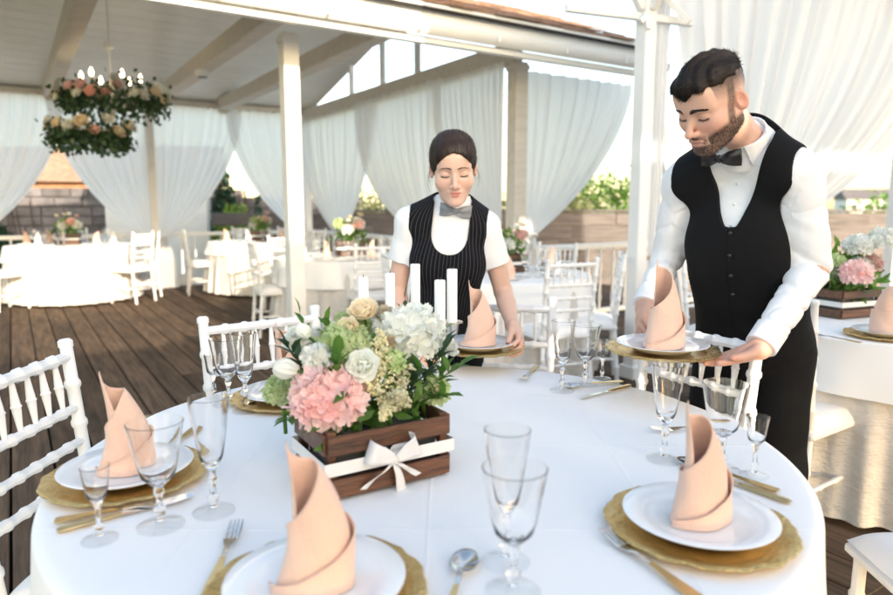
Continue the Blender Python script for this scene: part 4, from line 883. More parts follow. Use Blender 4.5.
# ---- flower chandelier
cp = at(108, 30, 6.9); t = thing('flower_chandelier', 'white chandelier of two rings covered with leaves and roses', 'chandelier', (cp.x, cp.y, 2.36))
zc = at(108, 30, 6.9).z - 2.25
MB().tube([(0, 0, .95), (.0, 0, .5), (0, 0, .12)], .008, 6).build('hanging_rod', 'white_paint', t)
MB().lathe([(0, .52), (.05, .52), (.045, .47), (.02, .45), (0, .45)], 16).build('ceiling_cup', 'white_paint', t)
MB().lathe([(0, .16), (.02, .16), (.03, .1), (.018, .02), (.03, -.06), (.02, -.2), (.0, -.24)], 16).build('centre_column', 'white_paint', t)
rr = random.Random(5)
for ri, (ctr, rad, lab) in enumerate(((V((0.0, 0, .0)), .42, 'upper'), (V((-.2, -.1, -.36)), .30, 'lower'))):
    MB().tube([ctr + V((math.cos(i * PI / 16) * rad, math.sin(i * PI / 16) * rad, 0)) for i in range(33)], .012, 6).build('ring', 'white_paint', t)
    mb = MB(); lf = leafmesh(.04, .055)
    for i in range(1500):
        a = rr.random() * 6.28; r_ = rad + rr.gauss(0, .055); q = ctr + V((math.cos(a) * r_, math.sin(a) * r_, rr.gauss(-.05, .07))); rm = rndrot(rr); mb.add([q + rm @ Vector(v) for v in lf.v], lf.f)
    mb.build('leaves', 'leaf_dark', t, True, 0)['kind'] = 'stuff'
    for i in range(34 if ri == 0 else 20):
        a = i * 2 * PI / (34 if ri == 0 else 20) + rr.uniform(-.1, .1); mt = ('petal_cream', 'petal_peach', 'petal_white', 'petal_white', 'petal_pink')[rr.randrange(5)]
        if (mt, 0) not in RM: RM[(mt, 0)] = rose_mesh(1.0, mt, 3)
        d = V((math.cos(a), math.sin(a), .7)); q = ctr + V((math.cos(a) * (rad + .06), math.sin(a) * (rad + .06), rr.uniform(-.06, .10))); link('rose', RM[(mt, 0)], t, q, d.to_track_quat('Z', 'Y').to_euler(), rr.uniform(.042, .07))
for i in range(6):
    a = i * PI / 3 + .3; rad = .27; q = V((math.cos(a) * rad, math.sin(a) * rad, 0)); MB().tube([(0, 0, -.05), q * .5 + V((0, 0, -.1)), q + V((0, 0, .06))], .008, 6).build('arm', 'white_paint', t)
    MB().lathe([(0, .06), (.016, .06), (.016, .15), (.013, .152), (0, .152)], 10, q).build('candle_tube', 'white_paint', t); MB().lathe([(0, .15), (.012, .153), (.02, .175), (.016, .2), (.006, .225), (0, .235)], 10, q).build('bulb', 'bulb', t)
# ================================================================== PEOPLE (smooth distance-field bodies turned into meshes)
def NV(*v): return np.array(v, float)
def nrm(v): v = np.asarray(v, float); return v / np.linalg.norm(v)
def rc(P, a, b, ra, rb):
    a, b = np.asarray(a, float), np.asarray(b, float); ab = b - a; t = np.clip(((P - a) @ ab) / (ab @ ab), 0, 1)
    return np.linalg.norm(P - a - t[:, None] * ab, axis=1) - (ra + t * (rb - ra))
def el(P, c, r):
    q = (P - np.asarray(c, float)); r = np.asarray(r, float); k0 = np.linalg.norm(q / r, axis=1); k1 = np.linalg.norm(q / (r * r), axis=1) + 1e-9; return k0 * (k0 - 1) / k1
def sp(P, c, r): return np.linalg.norm(P - np.asarray(c, float), axis=1) - r
def smin(a, b, k): h = np.clip(.5 + .5 * (b - a) / k, 0, 1); return b * (1 - h) + a * h - k * h * (1 - h)
def smax(a, b, k): return -smin(-a, -b, k)
def loc(P, fr): o, L, F, U = fr; q = P - o; return np.stack([q @ L, q @ F, q @ U], 1)
def wld(q, fr): o, L, F, U = fr; q = np.asarray(q, float); return o + q[..., :1] * L + q[..., 1:2] * F + q[..., 2:] * U
def sdf_mesh(fn, lo, hi, h, proj=2):
    B = 4; lo = np.asarray(lo, float); n = np.ceil((np.asarray(hi, float) - lo) / h / B).astype(int); N = n * B + 1
    ci = np.stack(np.meshgrid(*[np.arange(k) for k in n], indexing='ij'), -1).reshape(-1, 3)
    d = fn(lo + (ci * B + B / 2) * h); D = np.repeat(np.repeat(np.repeat(d.reshape(n), B, 0), B, 1), B, 2); D = np.pad(D, ((0, 1),) * 3, mode='edge')
    act = ci[np.abs(d) < h * B * 1.35]
    off = np.stack(np.meshgrid(*[np.arange(B + 1)] * 3, indexing='ij'), -1).reshape(-1, 3)
    idx = (act[:, None] * B + off[None]).reshape(-1, 3); fl = np.unique((idx[:, 0] * N[1] + idx[:, 1]) * N[2] + idx[:, 2])
    pz = fl % N[2]; py = (fl // N[2]) % N[1]; px_ = fl // (N[1] * N[2]); out = np.empty(len(fl))
    for i in range(0, len(fl), 200000): j = slice(i, i + 200000); out[j] = fn(lo + np.stack([px_[j], py[j], pz[j]], 1) * h)
    D.reshape(-1)[fl] = out
    s = D < 0; c = [(x, y, z) for x in (0, 1) for y in (0, 1) for z in (0, 1)]
    sl = lambda A, o: A[o[0]:A.shape[0] - 1 + o[0], o[1]:A.shape[1] - 1 + o[1], o[2]:A.shape[2] - 1 + o[2]]
    cnt = sum(sl(s, o).astype(np.int8) for o in c); ac = (cnt > 0) & (cnt < 8); ids = np.argwhere(ac)
    vals = {o: sl(D, o)[ac] for o in c}; acc = np.zeros((len(ids), 3)); num = np.zeros(len(ids))
    for o in c:
        for k in range(3):
            if o[k]: continue
            o2 = list(o); o2[k] = 1; o2 = tuple(o2); a, b = vals[o], vals[o2]; m = (a < 0) != (b < 0); t = np.where(m, a / np.where(m, a - b, 1), 0)
            p = np.tile(np.array(o, float), (len(ids), 1)); p[:, k] += t; acc += p * m[:, None]; num += m
    V_ = lo + (ids + acc / num[:, None]) * h
    im = -np.ones(ac.shape, int); im[ac] = np.arange(len(ids)); Fs = []
    for k in range(3):
        a = np.take(s, range(0, s.shape[k] - 1), k); b = np.take(s, range(1, s.shape[k]), k); e_ = np.argwhere(a != b); sg = a[tuple(e_.T)]
        k1, k2 = (k + 1) % 3, (k + 2) % 3; ok = (e_[:, k1] > 0) & (e_[:, k2] > 0) & (e_[:, k1] < ac.shape[k1]) & (e_[:, k2] < ac.shape[k2]); e_, sg = e_[ok], sg[ok]
        def at_(d1, d2): q = e_.copy(); q[:, k1] += d1; q[:, k2] += d2; return im[tuple(q.T)]
        q = np.stack([at_(-1, -1), at_(0, -1), at_(0, 0), at_(-1, 0)], 1); q[~sg] = q[~sg][:, ::-1]; Fs.append(q[(q >= 0).all(1)])
    Fs = np.concatenate(Fs); e_ = h * .3
    for _ in range(proj):
        d0 = fn(V_); g_ = np.stack([fn(V_ + NV(*[e_ if k == j else 0 for j in range(3)])) - d0 for k in range(3)], 1) / e_
        V_ = V_ - np.clip(d0 / ((g_ ** 2).sum(1) + 1e-6), -h * .5, h * .5)[:, None] * g_
    return V_, Fs
def np_obj(name, parts, mt, parent=None, cols=None, uvs=None):
    vs = np.concatenate([p[0] for p in parts]); o = 0; fs = []
    for p in parts: fs.append(p[1] + o); o += len(p[0])
    fs = np.concatenate(fs); me = bpy.data.meshes.new(name); me.vertices.add(len(vs)); me.vertices.foreach_set('co', vs.ravel()); me.loops.add(fs.size); me.loops.foreach_set('vertex_index', fs.ravel().astype(np.int32))
    me.polygons.add(len(fs)); me.polygons.foreach_set('loop_start', np.arange(0, fs.size, 4, dtype=np.int32)); me.polygons.foreach_set('loop_total', np.full(len(fs), 4, np.int32)); me.update(calc_edges=True); me.validate()
    me.polygons.foreach_set('use_smooth', np.ones(len(me.polygons), bool)); me.materials.append(M[mt])
    if cols is not None: a = me.attributes.new('Col', 'FLOAT_COLOR', 'POINT'); a.data.foreach_set('color', np.concatenate([cols, np.ones((len(cols), 1))], 1).ravel().astype(np.float32))
    if uvs is not None: l = me.uv_layers.new(name='UVMap'); vi = np.empty(len(me.loops), np.int32); me.loops.foreach_get('vertex_index', vi); l.data.foreach_set('uv', uvs[vi].ravel().astype(np.float32))
    return link(name, me, parent)
def wn(P, k=1.0, s=0.0): return (np.sin(P[:, 0] * 61 * k + 3 * np.sin(P[:, 2] * 37 * k + s) + s) + np.sin(P[:, 1] * 53 * k + 2.5 * np.sin(P[:, 0] * 41 * k) + 1.3 * s) + np.sin(P[:, 2] * 67 * k + 2.2 * np.sin(P[:, 1] * 47 * k + s))) / 3
def frame(o, yaw, pitch, roll):
    F = NV(-math.sin(yaw) * math.cos(pitch), -math.cos(yaw) * math.cos(pitch), -math.sin(pitch)); L = NV(math.cos(yaw), -math.sin(yaw), 0); U = np.cross(F, L); U = U if U[2] > 0 else -U
    return (np.asarray(o, float), L * math.cos(roll) + U * math.sin(roll), F, U * math.cos(roll) - L * math.sin(roll))
def head_sdf(q, sx):
    "q in head coordinates (left, forward, up), metres; sx 1 = man, 0 = woman"
    a = q.copy(); a[:, 0] = np.abs(a[:, 0]); m = sx
    d = el(a, (0, -.010, .030), (.0735, .090, .083)); d = smin(d, el(a, (0, .022, -.028), (.058 + .003 * m, .068, .085)), .035)
    d = smin(d, rc(a, (.041 + .009 * m, .0, -.055), (.012 + .006 * m, .066, -.098), .022 + .003 * m, .017 + .002 * m), .028)
    d = smin(d, sp(a, (0, .074, -.1), .0155 + .002 * m), .02)                        # chin
    d = smin(d, sp(a, (.042 + .001 * (1 - m), .055, -.03 - .004 * (1 - m)), .020 + .001 * (1 - m)), .028)                               # cheek bones
    d = smin(d, rc(a, (.006, .079 + .003 * m, .019), (.045, .062, .017), .012, .010), .016)   # brow
    d = smin(d, el(a, (0, .066, .048), (.050, .022, .03)), .03)                      # forehead
    d = smax(d, -el(a, (.030, .097, -.003), (.019, .018, .0125)), .014)               # sockets
    d = smin(d, el(a, (.0315, .070, -.003), (.0155, .0145, .0115)), .004)             # closed lids
    d = smin(d, rc(a, (0, .084, .004), (0, .109, -.036), .0065, .0095), .012)         # nose
    d = smin(d, sp(a, (0, .111, -.038), .0095), .006)
    d = smin(d, el(a, (.0125, .099, -.042), (.0075, .010, .0075)), .006); d = smax(d, -el(a, (.0065, .104, -.0495), (.0035, .005, .004)), .003)
    d = smin(d, el(a, (0, .082 - .0065 * (1 - m), -.068), (.026, .0155, .019)), .016)                   # mouth mound
    k_ = .95 + .05 * m; a = a - np.stack([0 * a[:, 0], 0 * a[:, 0], .09 * a[:, 0] * (1 - m) * (np.abs(a[:, 2] + .07) < .012)], 1); fy = -.0035 * (1 - m); fy = fy * 1.75; up = el(a, (.006, .0935 + fy, -.0656), (.0175 * k_, .0058, .0040 * k_)); lw = el(a, (0, .0925 + fy, -.0748), (.0155 * k_, .0066, .0050 * k_))
    d = smin(d, up, .005); d = smin(d, lw, .005); d = smax(d, -el(a, (0, .103 + fy, -.0700), (.0215 * k_, .012, .0011)), .0022)
    e_ = q.copy(); e_[:, 0] = np.abs(q[:, 0]); x = e_[:, 0] - .0765; y = e_[:, 1] + .012; z = e_[:, 2] + .008   # ears
    ex = x - .35 * (-y) * .8; ear = el(np.stack([ex, y - .12 * z, z], 1), (0, -.002, 0), (.0075, .0175, .0295)); ear = smax(ear, -el(np.stack([ex - .0095, y - .12 * z, z], 1), (0, .002, .003), (.009, .0115, .0205)), .003); ear = smin(ear, el(np.stack([ex - .002, y, z], 1), (0, .0125, -.002), (.004, .003, .006)), .003)
    return smin(d, ear, .006)
def head_cols(q, base, lip, m, hairc):
    a = q.copy(); a[:, 0] = np.abs(a[:, 0]); C = np.tile(np.asarray(base), (len(q), 1))
    def mix(w, c): nonlocal C; C = C * (1 - w[:, None]) + np.asarray(c) * w[:, None]
    g_ = lambda c, r: np.exp(-(((a - np.asarray(c)) / np.asarray(r)) ** 2).sum(1))
    mix((.22 + .23 * m) * g_((.042, .07, -.035), (.028, .05, .024)), np.asarray(base) * NV(1.05, .72, .68)); mix(.35 * g_((0, .115, -.04), (.016, .03, .015)), np.asarray(base) * NV(1.05, .74, .68)); mix(.5 * g_((.08, -.01, -.01), (.012, .03, .035)), np.asarray(base) * NV(1.05, .66, .58))
    mix(.35 * g_((.0315, .085, .004), (.018, .02, .009)), np.asarray(base) * NV(.82, .68, .62))
    w = np.clip(1 - np.minimum(el(a, (.006, .092, -.0656), (.0165 * (.88 + .12 * m), .014, .0046)), el(a, (0, .091, -.0752), (.0155 * (.88 + .12 * m), .014, .0058))) / .0016, 0, 1) * (a[:, 1] > .075); mix(w * (.62 + .2 * m), lip)
    if m:
        rg = np.random.default_rng(1); n_ = rg.random(len(q)); n2 = rg.random(len(q))
        jaw = np.clip((-.040 - q[:, 2] + .55 * np.clip(.075 - a[:, 1], -.02, .075) * .55 - .012 * (a[:, 0] < .02)) / .016, 0, 1) * np.clip((.128 + q[:, 2]) / .012, 0, 1)
        jaw = np.clip((-(q[:, 2] + .052) + .42 * (a[:, 0] - .028)) / .012, 0, 1) * (a[:, 1] > -.012); jaw *= 1 - np.clip((a[:, 1] - .07) / .012, 0, 1) * np.clip((q[:, 2] + .082) / .006, 0, 1) * (a[:, 0] < .03)
        st = g_((.0, .095, -.057), (.022, .02, .0058)) * 1.3 + g_((.024, .085, -.068), (.006, .02, .013)); side = np.clip((.016 - np.abs(a[:, 1] - .016 + .25 * q[:, 2])) / .008, 0, 1) * np.clip((.065 - q[:, 2]) / .03, 0, 1) * (q[:, 2] > -.07) * (a[:, 0] > .05)
        b = np.clip(np.maximum(np.maximum(jaw, np.clip(st, 0, 1)), side * .95), 0, 1) * (1 - np.clip(w * 1.5, 0, 1)); mix(np.clip(b * (.62 + .38 * n_) * (.8 + .2 * n2), 0, .93), hairc)
        fade = np.clip((q[:, 2] - .008 - .25 * np.clip(a[:, 1], 0, .1)) / .042, 0, 1) * (a[:, 0] > .045) * (a[:, 1] < .052); mix(fade * .96 * (.75 + .25 * n_), hairc)
        nape = np.clip((-.035 - a[:, 1]) / .03, 0, 1) * np.clip((q[:, 2] + .05) / .04, 0, 1); mix(nape * .9 * (.75 + .25 * n_), hairc)
    return C
def finger_chain(base, d, nrm_, lens, rads, curls):
    pts = [np.asarray(base, float)]; d = nrm(d); ax_ = np.cross(d, nrm_); an = 0
    for ln, cu in zip(lens, curls): an += cu; dd = d * math.cos(an) + nrm(nrm_) * math.sin(an); pts.append(pts[-1] + dd * ln)
    return pts
def hand_sdf(wrist, fdir, pal, thumb, s, curls, tcurl=(.2, .3), tdir=(.75, .55, .35), spread=.06):
    "wrist point, finger direction, palm normal (the way the palm looks), thumb side"
    f = nrm(fdir); p = nrm(np.asarray(pal, float) - f * np.dot(f, pal)); t = nrm(np.asarray(thumb, float) - f * np.dot(f, thumb) - p * np.dot(p, thumb)); pr = []; w_ = np.asarray(wrist, float)
    kn = w_ + f * .088 * s; segs = []
    for i, (o, ln, r) in enumerate(((.030, .074, .0088), (.0105, .082, .0092), (-.0105, .077, .0088), (-.0305, .061, .0078))):
        b = kn + t * o * s + f * (.004 if i in (1, 2) else -.006 - .006 * (i == 3)) * s; dd = f + t * (o / .03 * spread); c_ = finger_chain(b, dd, p, [ln * s * .46, ln * s * .3, ln * s * .24], None, curls[i]); segs.append((c_, r * s))
    tb = w_ + f * .028 * s + t * .026 * s + p * .006 * s; td = nrm(f * tdir[0] + t * tdir[1] + p * tdir[2]); tc_ = finger_chain(tb, td, f * .4 + p * .6 - t * .6, [.042 * s, .032 * s, .024 * s], None, (0, tcurl[0], tcurl[1]))
    def fn(P):
        q = np.stack([(P - w_) @ t, (P - w_) @ f, (P - w_) @ p], 1) / s
        d = el(q, (0, .052, 0), (.040, .052, .0155)) * s; d = smin(d, rc(P, w_ - f * .012 * s, w_ + f * .05 * s, .0235 * s, .018 * s), .02 * s)
        for o in (.029, .01, -.01, -.029): d = smin(d, rc(P, w_ + f * .035 * s + t * o * .75 * s, kn + t * o * s, .012 * s, .0108 * s), .008 * s)
        d = smin(d, rc(P, tb - f * .008, tc_[1], .0165 * s, .012 * s), .012 * s)
        for a, b, ra, rb in ((1, 2, .0118, .0105), (2, 3, .0105, .0078)): d = smin(d, rc(P, tc_[a], tc_[b], ra * s, rb * s), .003)
        fg = np.full(len(P), 9.)
        for c_, r in segs:
            e_ = rc(P, c_[0], c_[1], r * 1.06, r * .97); e_ = smin(e_, rc(P, c_[1], c_[2], r * 1.0, r * .9), .002); e_ = smin(e_, rc(P, c_[2], c_[3], r * .93, r * .74), .002); fg = np.minimum(fg, e_)
        return smin(d, fg, .005)
    allp = np.array([w_ - f * .03] + [p_ for c_, _ in segs for p_ in c_] + list(tc_)); return fn, allp, segs, tc_, (f, p, t)
def bounds(pts, m): pts = np.asarray(pts); return pts.min(0) - m, pts.max(0) + m
def nail(mb, a, b, up, r):
    a, b, up = Vector(a), Vector(b), Vector(up); d = (b - a).normalized(); up = (up - d * up.dot(d)).normalized(); s_ = d.cross(up); c = b + up * (r * .62) - d * r * .2
    mb.add([c + d * (y * r * 1.0) + s_ * (x * r * .7) + up * (.22 * r * (1 - x * x)) for y in (-1, 0, .9) for x in (-1, 0, 1)], [(i * 3 + j, i * 3 + j + 1, i * 3 + 4 + j, i * 3 + 3 + j) for i in (0, 1) for j in (0, 1)])
def face_hairs(fr, sx, sc, person, hairmat, brow_h, brow_r, lashes=True):
    def surf(l, u):
        f = np.linspace(.13, .03, 80); q = np.stack([np.full(80, l), f, np.full(80, u)], 1); d = head_sdf(q, sx); i = int(np.argmax(d < 0)); return NV(l, f[i] if i else .08, u)
    for s_ in (-1, 1):
        pts = []; rr_ = random.Random(4); mb = MB()
        for i in range(170):
            t_ = rr_.random(); l = .0095 + .037 * t_; u = .0165 + .006 * math.sin(PI * min(1, t_ * 1.15) * .8) - .0035 * t_ + brow_h * rr_.gauss(0, .5) * (1 - .65 * t_); p0 = surf(s_ * l, u) + NV(0, .0004, 0); p1 = surf(s_ * (l + .006), u + .0022 * (1 - 1.8 * t_)) + NV(0, .0014, 0)
            mb.tube([Vector(wld(p0 * sc, fr)), Vector(wld(p1 * sc, fr))], [brow_r, brow_r * .35], 4)
        mb.build('eyebrow', hairmat, person)
        mb = MB(); ln = [surf(s_ * l, -.0085 - .0028 * math.sin(PI * (l - .017) / .029)) + NV(0, .0006, 0) for l in np.linspace(.017, .046, 9)]
        mb.tube([Vector(wld(p * sc, fr)) for p in ln], [.0005] + [.0014] * 7 + [.0008], 5)
        for i in range(18):
            l = .019 + .027 * i / 17; p0 = surf(s_ * l, -.0085 - .0028 * math.sin(PI * (l - .017) / .029)) + NV(0, .0005, 0); mb.tube([Vector(wld(p0 * sc, fr)), Vector(wld((p0 + NV(s_ * (l - .03) * .25, .0045, -.0035)) * sc, fr))], [.0005, .0002], 3)
        mb.build('eyelashes', hairmat, person)
def torso_frame(pelvis, neck, L):
    U = nrm(neck - pelvis); L = nrm(L - U * np.dot(U, L)); F = np.cross(U, L); F = F if F[1] < 0 else -F; return (pelvis, L, F, U)
PT = lambda x, y, Y: np.array(at(x, y, Y))
mat('hair_dark', (.022, .014, .010), .6, var=.6, scale=90, spec=.3); mat('hair_brown', (.024, .012, .008), .55, var=.6, scale=90, spec=.35); mat('brow_dark', (.020, .012, .009), .6); mat('lash_dark', (.008, .006, .005), .6)

def strands(name, mt, parent, seeds, fn_dir, length, rad, seg=3):
    mb = MB(); rr_ = random.Random(9); v = []; f = []
    for p, n_ in seeds:
        d = fn_dir(p, n_, rr_); ln = length * rr_.uniform(.6, 1.25); q = np.array(p); side = nrm(np.cross(d, n_) + 1e-6) * rad; o = len(v)
        for k in range(seg + 1):
            w_ = 1 - k / seg * .85; v += [tuple(q - side * w_), tuple(q + side * w_)]; d = nrm(d + n_ * -.13 + NV(0, 0, -.02)); q = q + d * ln / seg
        f += [(o + 2 * k, o + 2 * k + 1, o + 2 * k + 3, o + 2 * k + 2) for k in range(seg)]
    mb.v, mb.f = v, f; return mb.build(name, mt, parent, True, 0)
def mesh_normals(Vs, Fs):
    a = Vs[Fs]; n_ = np.cross(a[:, 2] - a[:, 0], a[:, 3] - a[:, 1]); out = np.zeros_like(Vs)
    for k in range(4): np.add.at(out, Fs[:, k], n_)
    return out / (np.linalg.norm(out, axis=1, keepdims=True) + 1e-12)

# ------------------------------------------------------------------ the waiter
def build_man():
    fr = frame((.6915, 1.7874, 1.5429), 1.1037, .591, -.1148); hc = fr[0]
    pel = PT(753, 348, 2.08); neck = PT(746, 141, 1.945); shL = PT(799, 175, 1.835); shR = PT(684, 183, 2.06); L = nrm(shL - shR); tf = torso_frame(pel, neck, L)
    elL = PT(813, 268, 1.85); wrL = PT(759, 349, 1.722); elR = PT(667, 258, 2.12); wrR = PT(645, 308, 1.99)
    me = thing('person', 'bearded man in black waistcoat and bow tie carrying a gold charger plate', 'person', (pel[0], pel[1], 0)); base = NV(pel[0], pel[1], 0)
    HL = hand_sdf(wrL, PT(684, 373, 1.655) - wrL, (0, .12, 1), (-.1, -1, .1), 1.02, [(.05, .1, .1), (.06, .1, .1), (.08, .12, .1), (.12, .15, .1)], (.15, .2), (.92, .38, .02), .10)
    HR = hand_sdf(wrR, PT(641, 331, 1.90) - wrR, (.75, -.35, -.3), (.1, -.5, .85), 1.04, [(.4, .6, .5), (.45, .65, .5), (.5, .7, .5), (.55, .7, .5)], (.2, .3), (.8, .3, .4))
    nb = wld(NV(0, -.03, -.06), fr); nb2 = neck + tf[2] * .012
    def head(P): 
        d = head_sdf(loc(P, fr), 1.0); return smin(smin(d, rc(P, nb, PT(743, 141, 1.905), .052, .050), .02), rc(P, PT(743, 141, 1.905), neck - tf[3] * .08, .050, .045), .02)
    A = sdf_mesh(head, *bounds([hc, neck], .15), .0021); q = loc(A[0], fr); hcol = (.028, .017, .012); C1 = head_cols(q, (.64, .39, .30), (.50, .23, .20), 1, hcol)
    under = np.clip((-.118 - q[:, 2]) / .01, 0, 1)[:, None]
    def hl(P): return smin(HL[0](P), rc(P, wrL + nrm(elL - wrL) * .09, wrL, .031, .025), .02)
    def hr(P): return smin(HR[0](P), rc(P, wrR + nrm(elR - wrR) * .09, wrR, .031, .025), .02)
    B = sdf_mesh(hl, *bounds(np.concatenate([HL[1], [wrL + nrm(elL - wrL) * .1]]), .03), .0019); C = sdf_mesh(hr, *bounds(np.concatenate([HR[1], [wrR + nrm(elR - wrR) * .1]]), .03), .0022)
    def tors(P, g=0.0):
        q = loc(P, tf); H_ = np.linalg.norm(neck - pel); q2 = q.copy(); q2[:, 1] -= .02 * np.sin(np.clip(q[:, 2] / H_, 0, 1) * PI)
        d = el(q2, (0, -.005, .37), (.162, .118, .20)); d = smin(d, el(q2, (0, .0, .17), (.146, .112, .22)), .08); d = smin(d, el(q2, (0, -.01, .0), (.156, .118, .13)), .07)
        d = smin(d, rc(P, shL - L * .02, neck - tf[3] * .015, .062, .06), .05); d = smin(d, rc(P, shR + L * .02, neck - tf[3] * .015, .062, .06), .05); d = smin(d, el(q2, (0, .07, .37), (.12, .05, .09)), .05); return d - g
    def arms(P, r0, r1, r2, r3): 
        a = smin(rc(P, shL, elL, r0, r1), rc(P, elL, wrL, r2, r3), .03); b = smin(rc(P, shR, elR, r0, r1), rc(P, elR, wrR, r2, r3), .03); return np.minimum(a, b)
    hipL, hipR = pel + tf[1] * .09, pel - tf[1] * .09; ftL = NV(hipL[0] + .02, hipL[1] - .03, .09); ftR = NV(hipR[0] - .05, hipR[1] + .03, .09); knL = (hipL + ftL) / 2 + NV(-.02, -.03, 0); knR = (hipR + ftR) / 2 + NV(-.03, -.03, 0)
    core = lambda P: smin(smin(tors(P, -.02), arms(P, .045, .036, .036, .026), .03), np.minimum(smin(rc(P, hipL, knL, .07, .05), rc(P, knL, ftL, .05, .035), .03), smin(rc(P, hipR, knR, .07, .05), rc(P, knR, ftR, .05, .035), .03)), .03)
    D_ = sdf_mesh(core, *bounds([shL, shR, elL, elR, wrL, wrR, neck, ftL, ftR, pel], .2), .014, 1)
    skin = NV(.62, .37, .28)
    def hcols(Vs, H): c = np.tile(skin * NV(1.02, .96, .95), (len(Vs), 1)); tips = [c_[k] for c_, _ in H[2] for k in (1, 3)] + [H[3][-1]]; w_ = sum(np.exp(-((Vs - t_) ** 2).sum(1) / .012 ** 2) for t_ in tips); w_ = np.clip(w_, 0, 1)[:, None] * .4; return c * (1 - w_) + c * NV(1.04, .76, .7) * w_
    o = np_obj('body', [(x[0] - base, x[1]) for x in (A, B, C, D_)], 'skin', me, np.concatenate([C1, hcols(B[0], HL), hcols(C[0], HR), np.tile(skin, (len(D_[0]), 1))]))
    class sub: pass
    kid = lambda n, parts, mt, **k: np_obj(n, [(x[0] - base, x[1]) for x in parts], mt, me, **k)
    # shirt
    wr = lambda P: .0028 * wn(P, .55, 1) + .0014 * wn(P, 1.5, 2)
    cuL = wrL + nrm(wrL - elL) * -.012; cuR = wrR + nrm(wrR - elR) * -.012
    def sleeve(P, sh, e_, w_): 
        ab = w_ - sh; t = np.clip(((P - sh) @ ab) / (ab @ ab), 0, 1); e1 = nrm(np.cross(ab, NV(0, 0, 1))); e2 = nrm(np.cross(ab, e1)); an = np.arctan2((P - sh) @ e1, (P - sh) @ e2); cr = lambda ph, w_: np.exp(-(np.sin(ph) / w_) ** 2); rip = .0065 * cr(t * 13 + 1.1 * np.sin(an + 1) + 1.3 * wn(P, .16), .34) * (.25 + np.exp(-((t - .52) / .15) ** 2)) + .0050 * cr(t * 24 - 1.4 * np.sin(an) + 1.6 * wn(P, .2, 3), .3) * np.exp(-((t - .80) / .14) ** 2) + .0035 * cr(t * 9 + 2 * np.sin(an + 2) + wn(P, .2, 5), .25) * np.exp(-((t - .15) / .12) ** 2)
        d = smin(rc(P, sh, e_, .062, .049), rc(P, e_, w_, .049, .0375), .014) + rip; return smax(d, ((P - w_) @ nrm(w_ - e_)) , .004)
    def shirt(P): d = smin(tors(P, .006), np.minimum(sleeve(P, shL, elL, cuL), sleeve(P, shR, elR, cuR)), .035) + wr(P); q = loc(P, tf); return smax(d, -q[:, 2] + .02, .01)
    E_ = sdf_mesh(shirt, *bounds([shL, shR, elL, elR, wrL, wrR, neck, pel], .13), .004); kid('shirt', [E_], 'shirt_cotton')
    for w_, e2 in ((cuL, elL), (cuR, elR)):
        ax_ = nrm(w_ - e2); cf = lambda P: np.maximum(np.maximum(rc(P, w_ - ax_ * .075, w_, .0425, .0415), (P - w_) @ ax_ - .002), -((P - w_) @ ax_) - .062); kid('cuff', [sdf_mesh(cf, *bounds([w_ - ax_ * .08, w_], .055), .0028)], 'shirt_cotton')
    nax = nb2 - nb; cc = PT(743, 141, 1.905); Fh = nrm(NV(-.62, -.78, 0)); ac = nrm(Fh * .60 + NV(0, 0, .80)); dc = nrm(Fh - ac * (Fh @ ac)); nax = ac
    def collar(P):
        s_ = (P - cc) @ ac; q = loc(P, tf); q[:, 1] = (P - cc) @ dc; q[:, 0] = (P - cc) @ np.cross(ac, dc); rad = rc(P, cc + ac * .2, cc - ac * .05, .046, .0625); sh_ = np.abs(rad - .004) - .0028; hi = .030 - .010 * np.clip(q[:, 1] / .06, -1, 1); d = np.maximum(np.maximum(sh_, s_ - hi), -.06 - s_)
        fl = np.abs(rad - .0105) - .0024; ang_ = np.abs(q[:, 0]); front = (q[:, 1] > .0); fl = np.maximum(np.maximum(fl, s_ - hi - .003), -(s_ + .020 + .020 * np.clip(q[:, 1] / .06, 0, 1.2))); fl = np.maximum(fl, (.018 - .25 * (s_ - .03) - ang_) * (q[:, 1] > 0)); return np.minimum(d, fl)
    kid('collar', [sdf_mesh(collar, *bounds([cc - ac * .05, cc + ac * .05], .10), .0024)], 'shirt_cotton')
    # waistcoat
    H_ = np.linalg.norm(neck - pel)
    def vest(P):
        q = loc(P, tf); d = tors(P, .020) + .0008 * wn(P, .5, 4); a = np.minimum(rc(P, shL + L * .012, elL, .072, .064), rc(P, shR - L * .012, elR, .072, .064)); d = smax(d, -a, .012)
        x = np.abs(q[:, 0]); top = H_ * .98; yb = H_ - .212; u_ = np.clip((q[:, 2] - yb) / (H_ - yb), -1, 1.6); half = .012 + .040 * np.sqrt(np.clip(u_, 0, 1.6)) + .032 * np.clip(u_, 0, 1.6) ; cut = np.where(u_ > 0, half - x, -np.hypot(np.maximum(0, x - .016), q[:, 2] - yb) ); cut = np.where(q[:, 1] > .0, cut, -.05)
        neckc = .080 - rc(P, PT(743, 141, 1.905) + NV(-.037, -.047, .08), PT(743, 141, 1.905) - NV(-.03, -.038, .07), 0, 0); d = smax(d, np.minimum(cut, .05), .004); d = smax(d, neckc, .004); low = -.035 - .035 * np.clip(1 - np.abs(x - .05) / .07, 0, 1) * (q[:, 1] > 0); d = smax(d, low - q[:, 2], .004)
        seam = np.exp(-((q[:, 0] + .004) / .0022) ** 2) * (q[:, 1] > 0) * .0022; return d + seam
    vs = sdf_mesh(vest, *bounds([shL, shR, neck, pel], .2), .0033); kid('waistcoat', [vs], 'black_cloth')
    fv = lambda l, u: next((wld(NV(l, f, u), tf) for f in np.linspace(.22, .02, 120) if vest(wld(NV(l, f, u), tf)[None])[0] < 0), wld(NV(l, .15, u), tf))
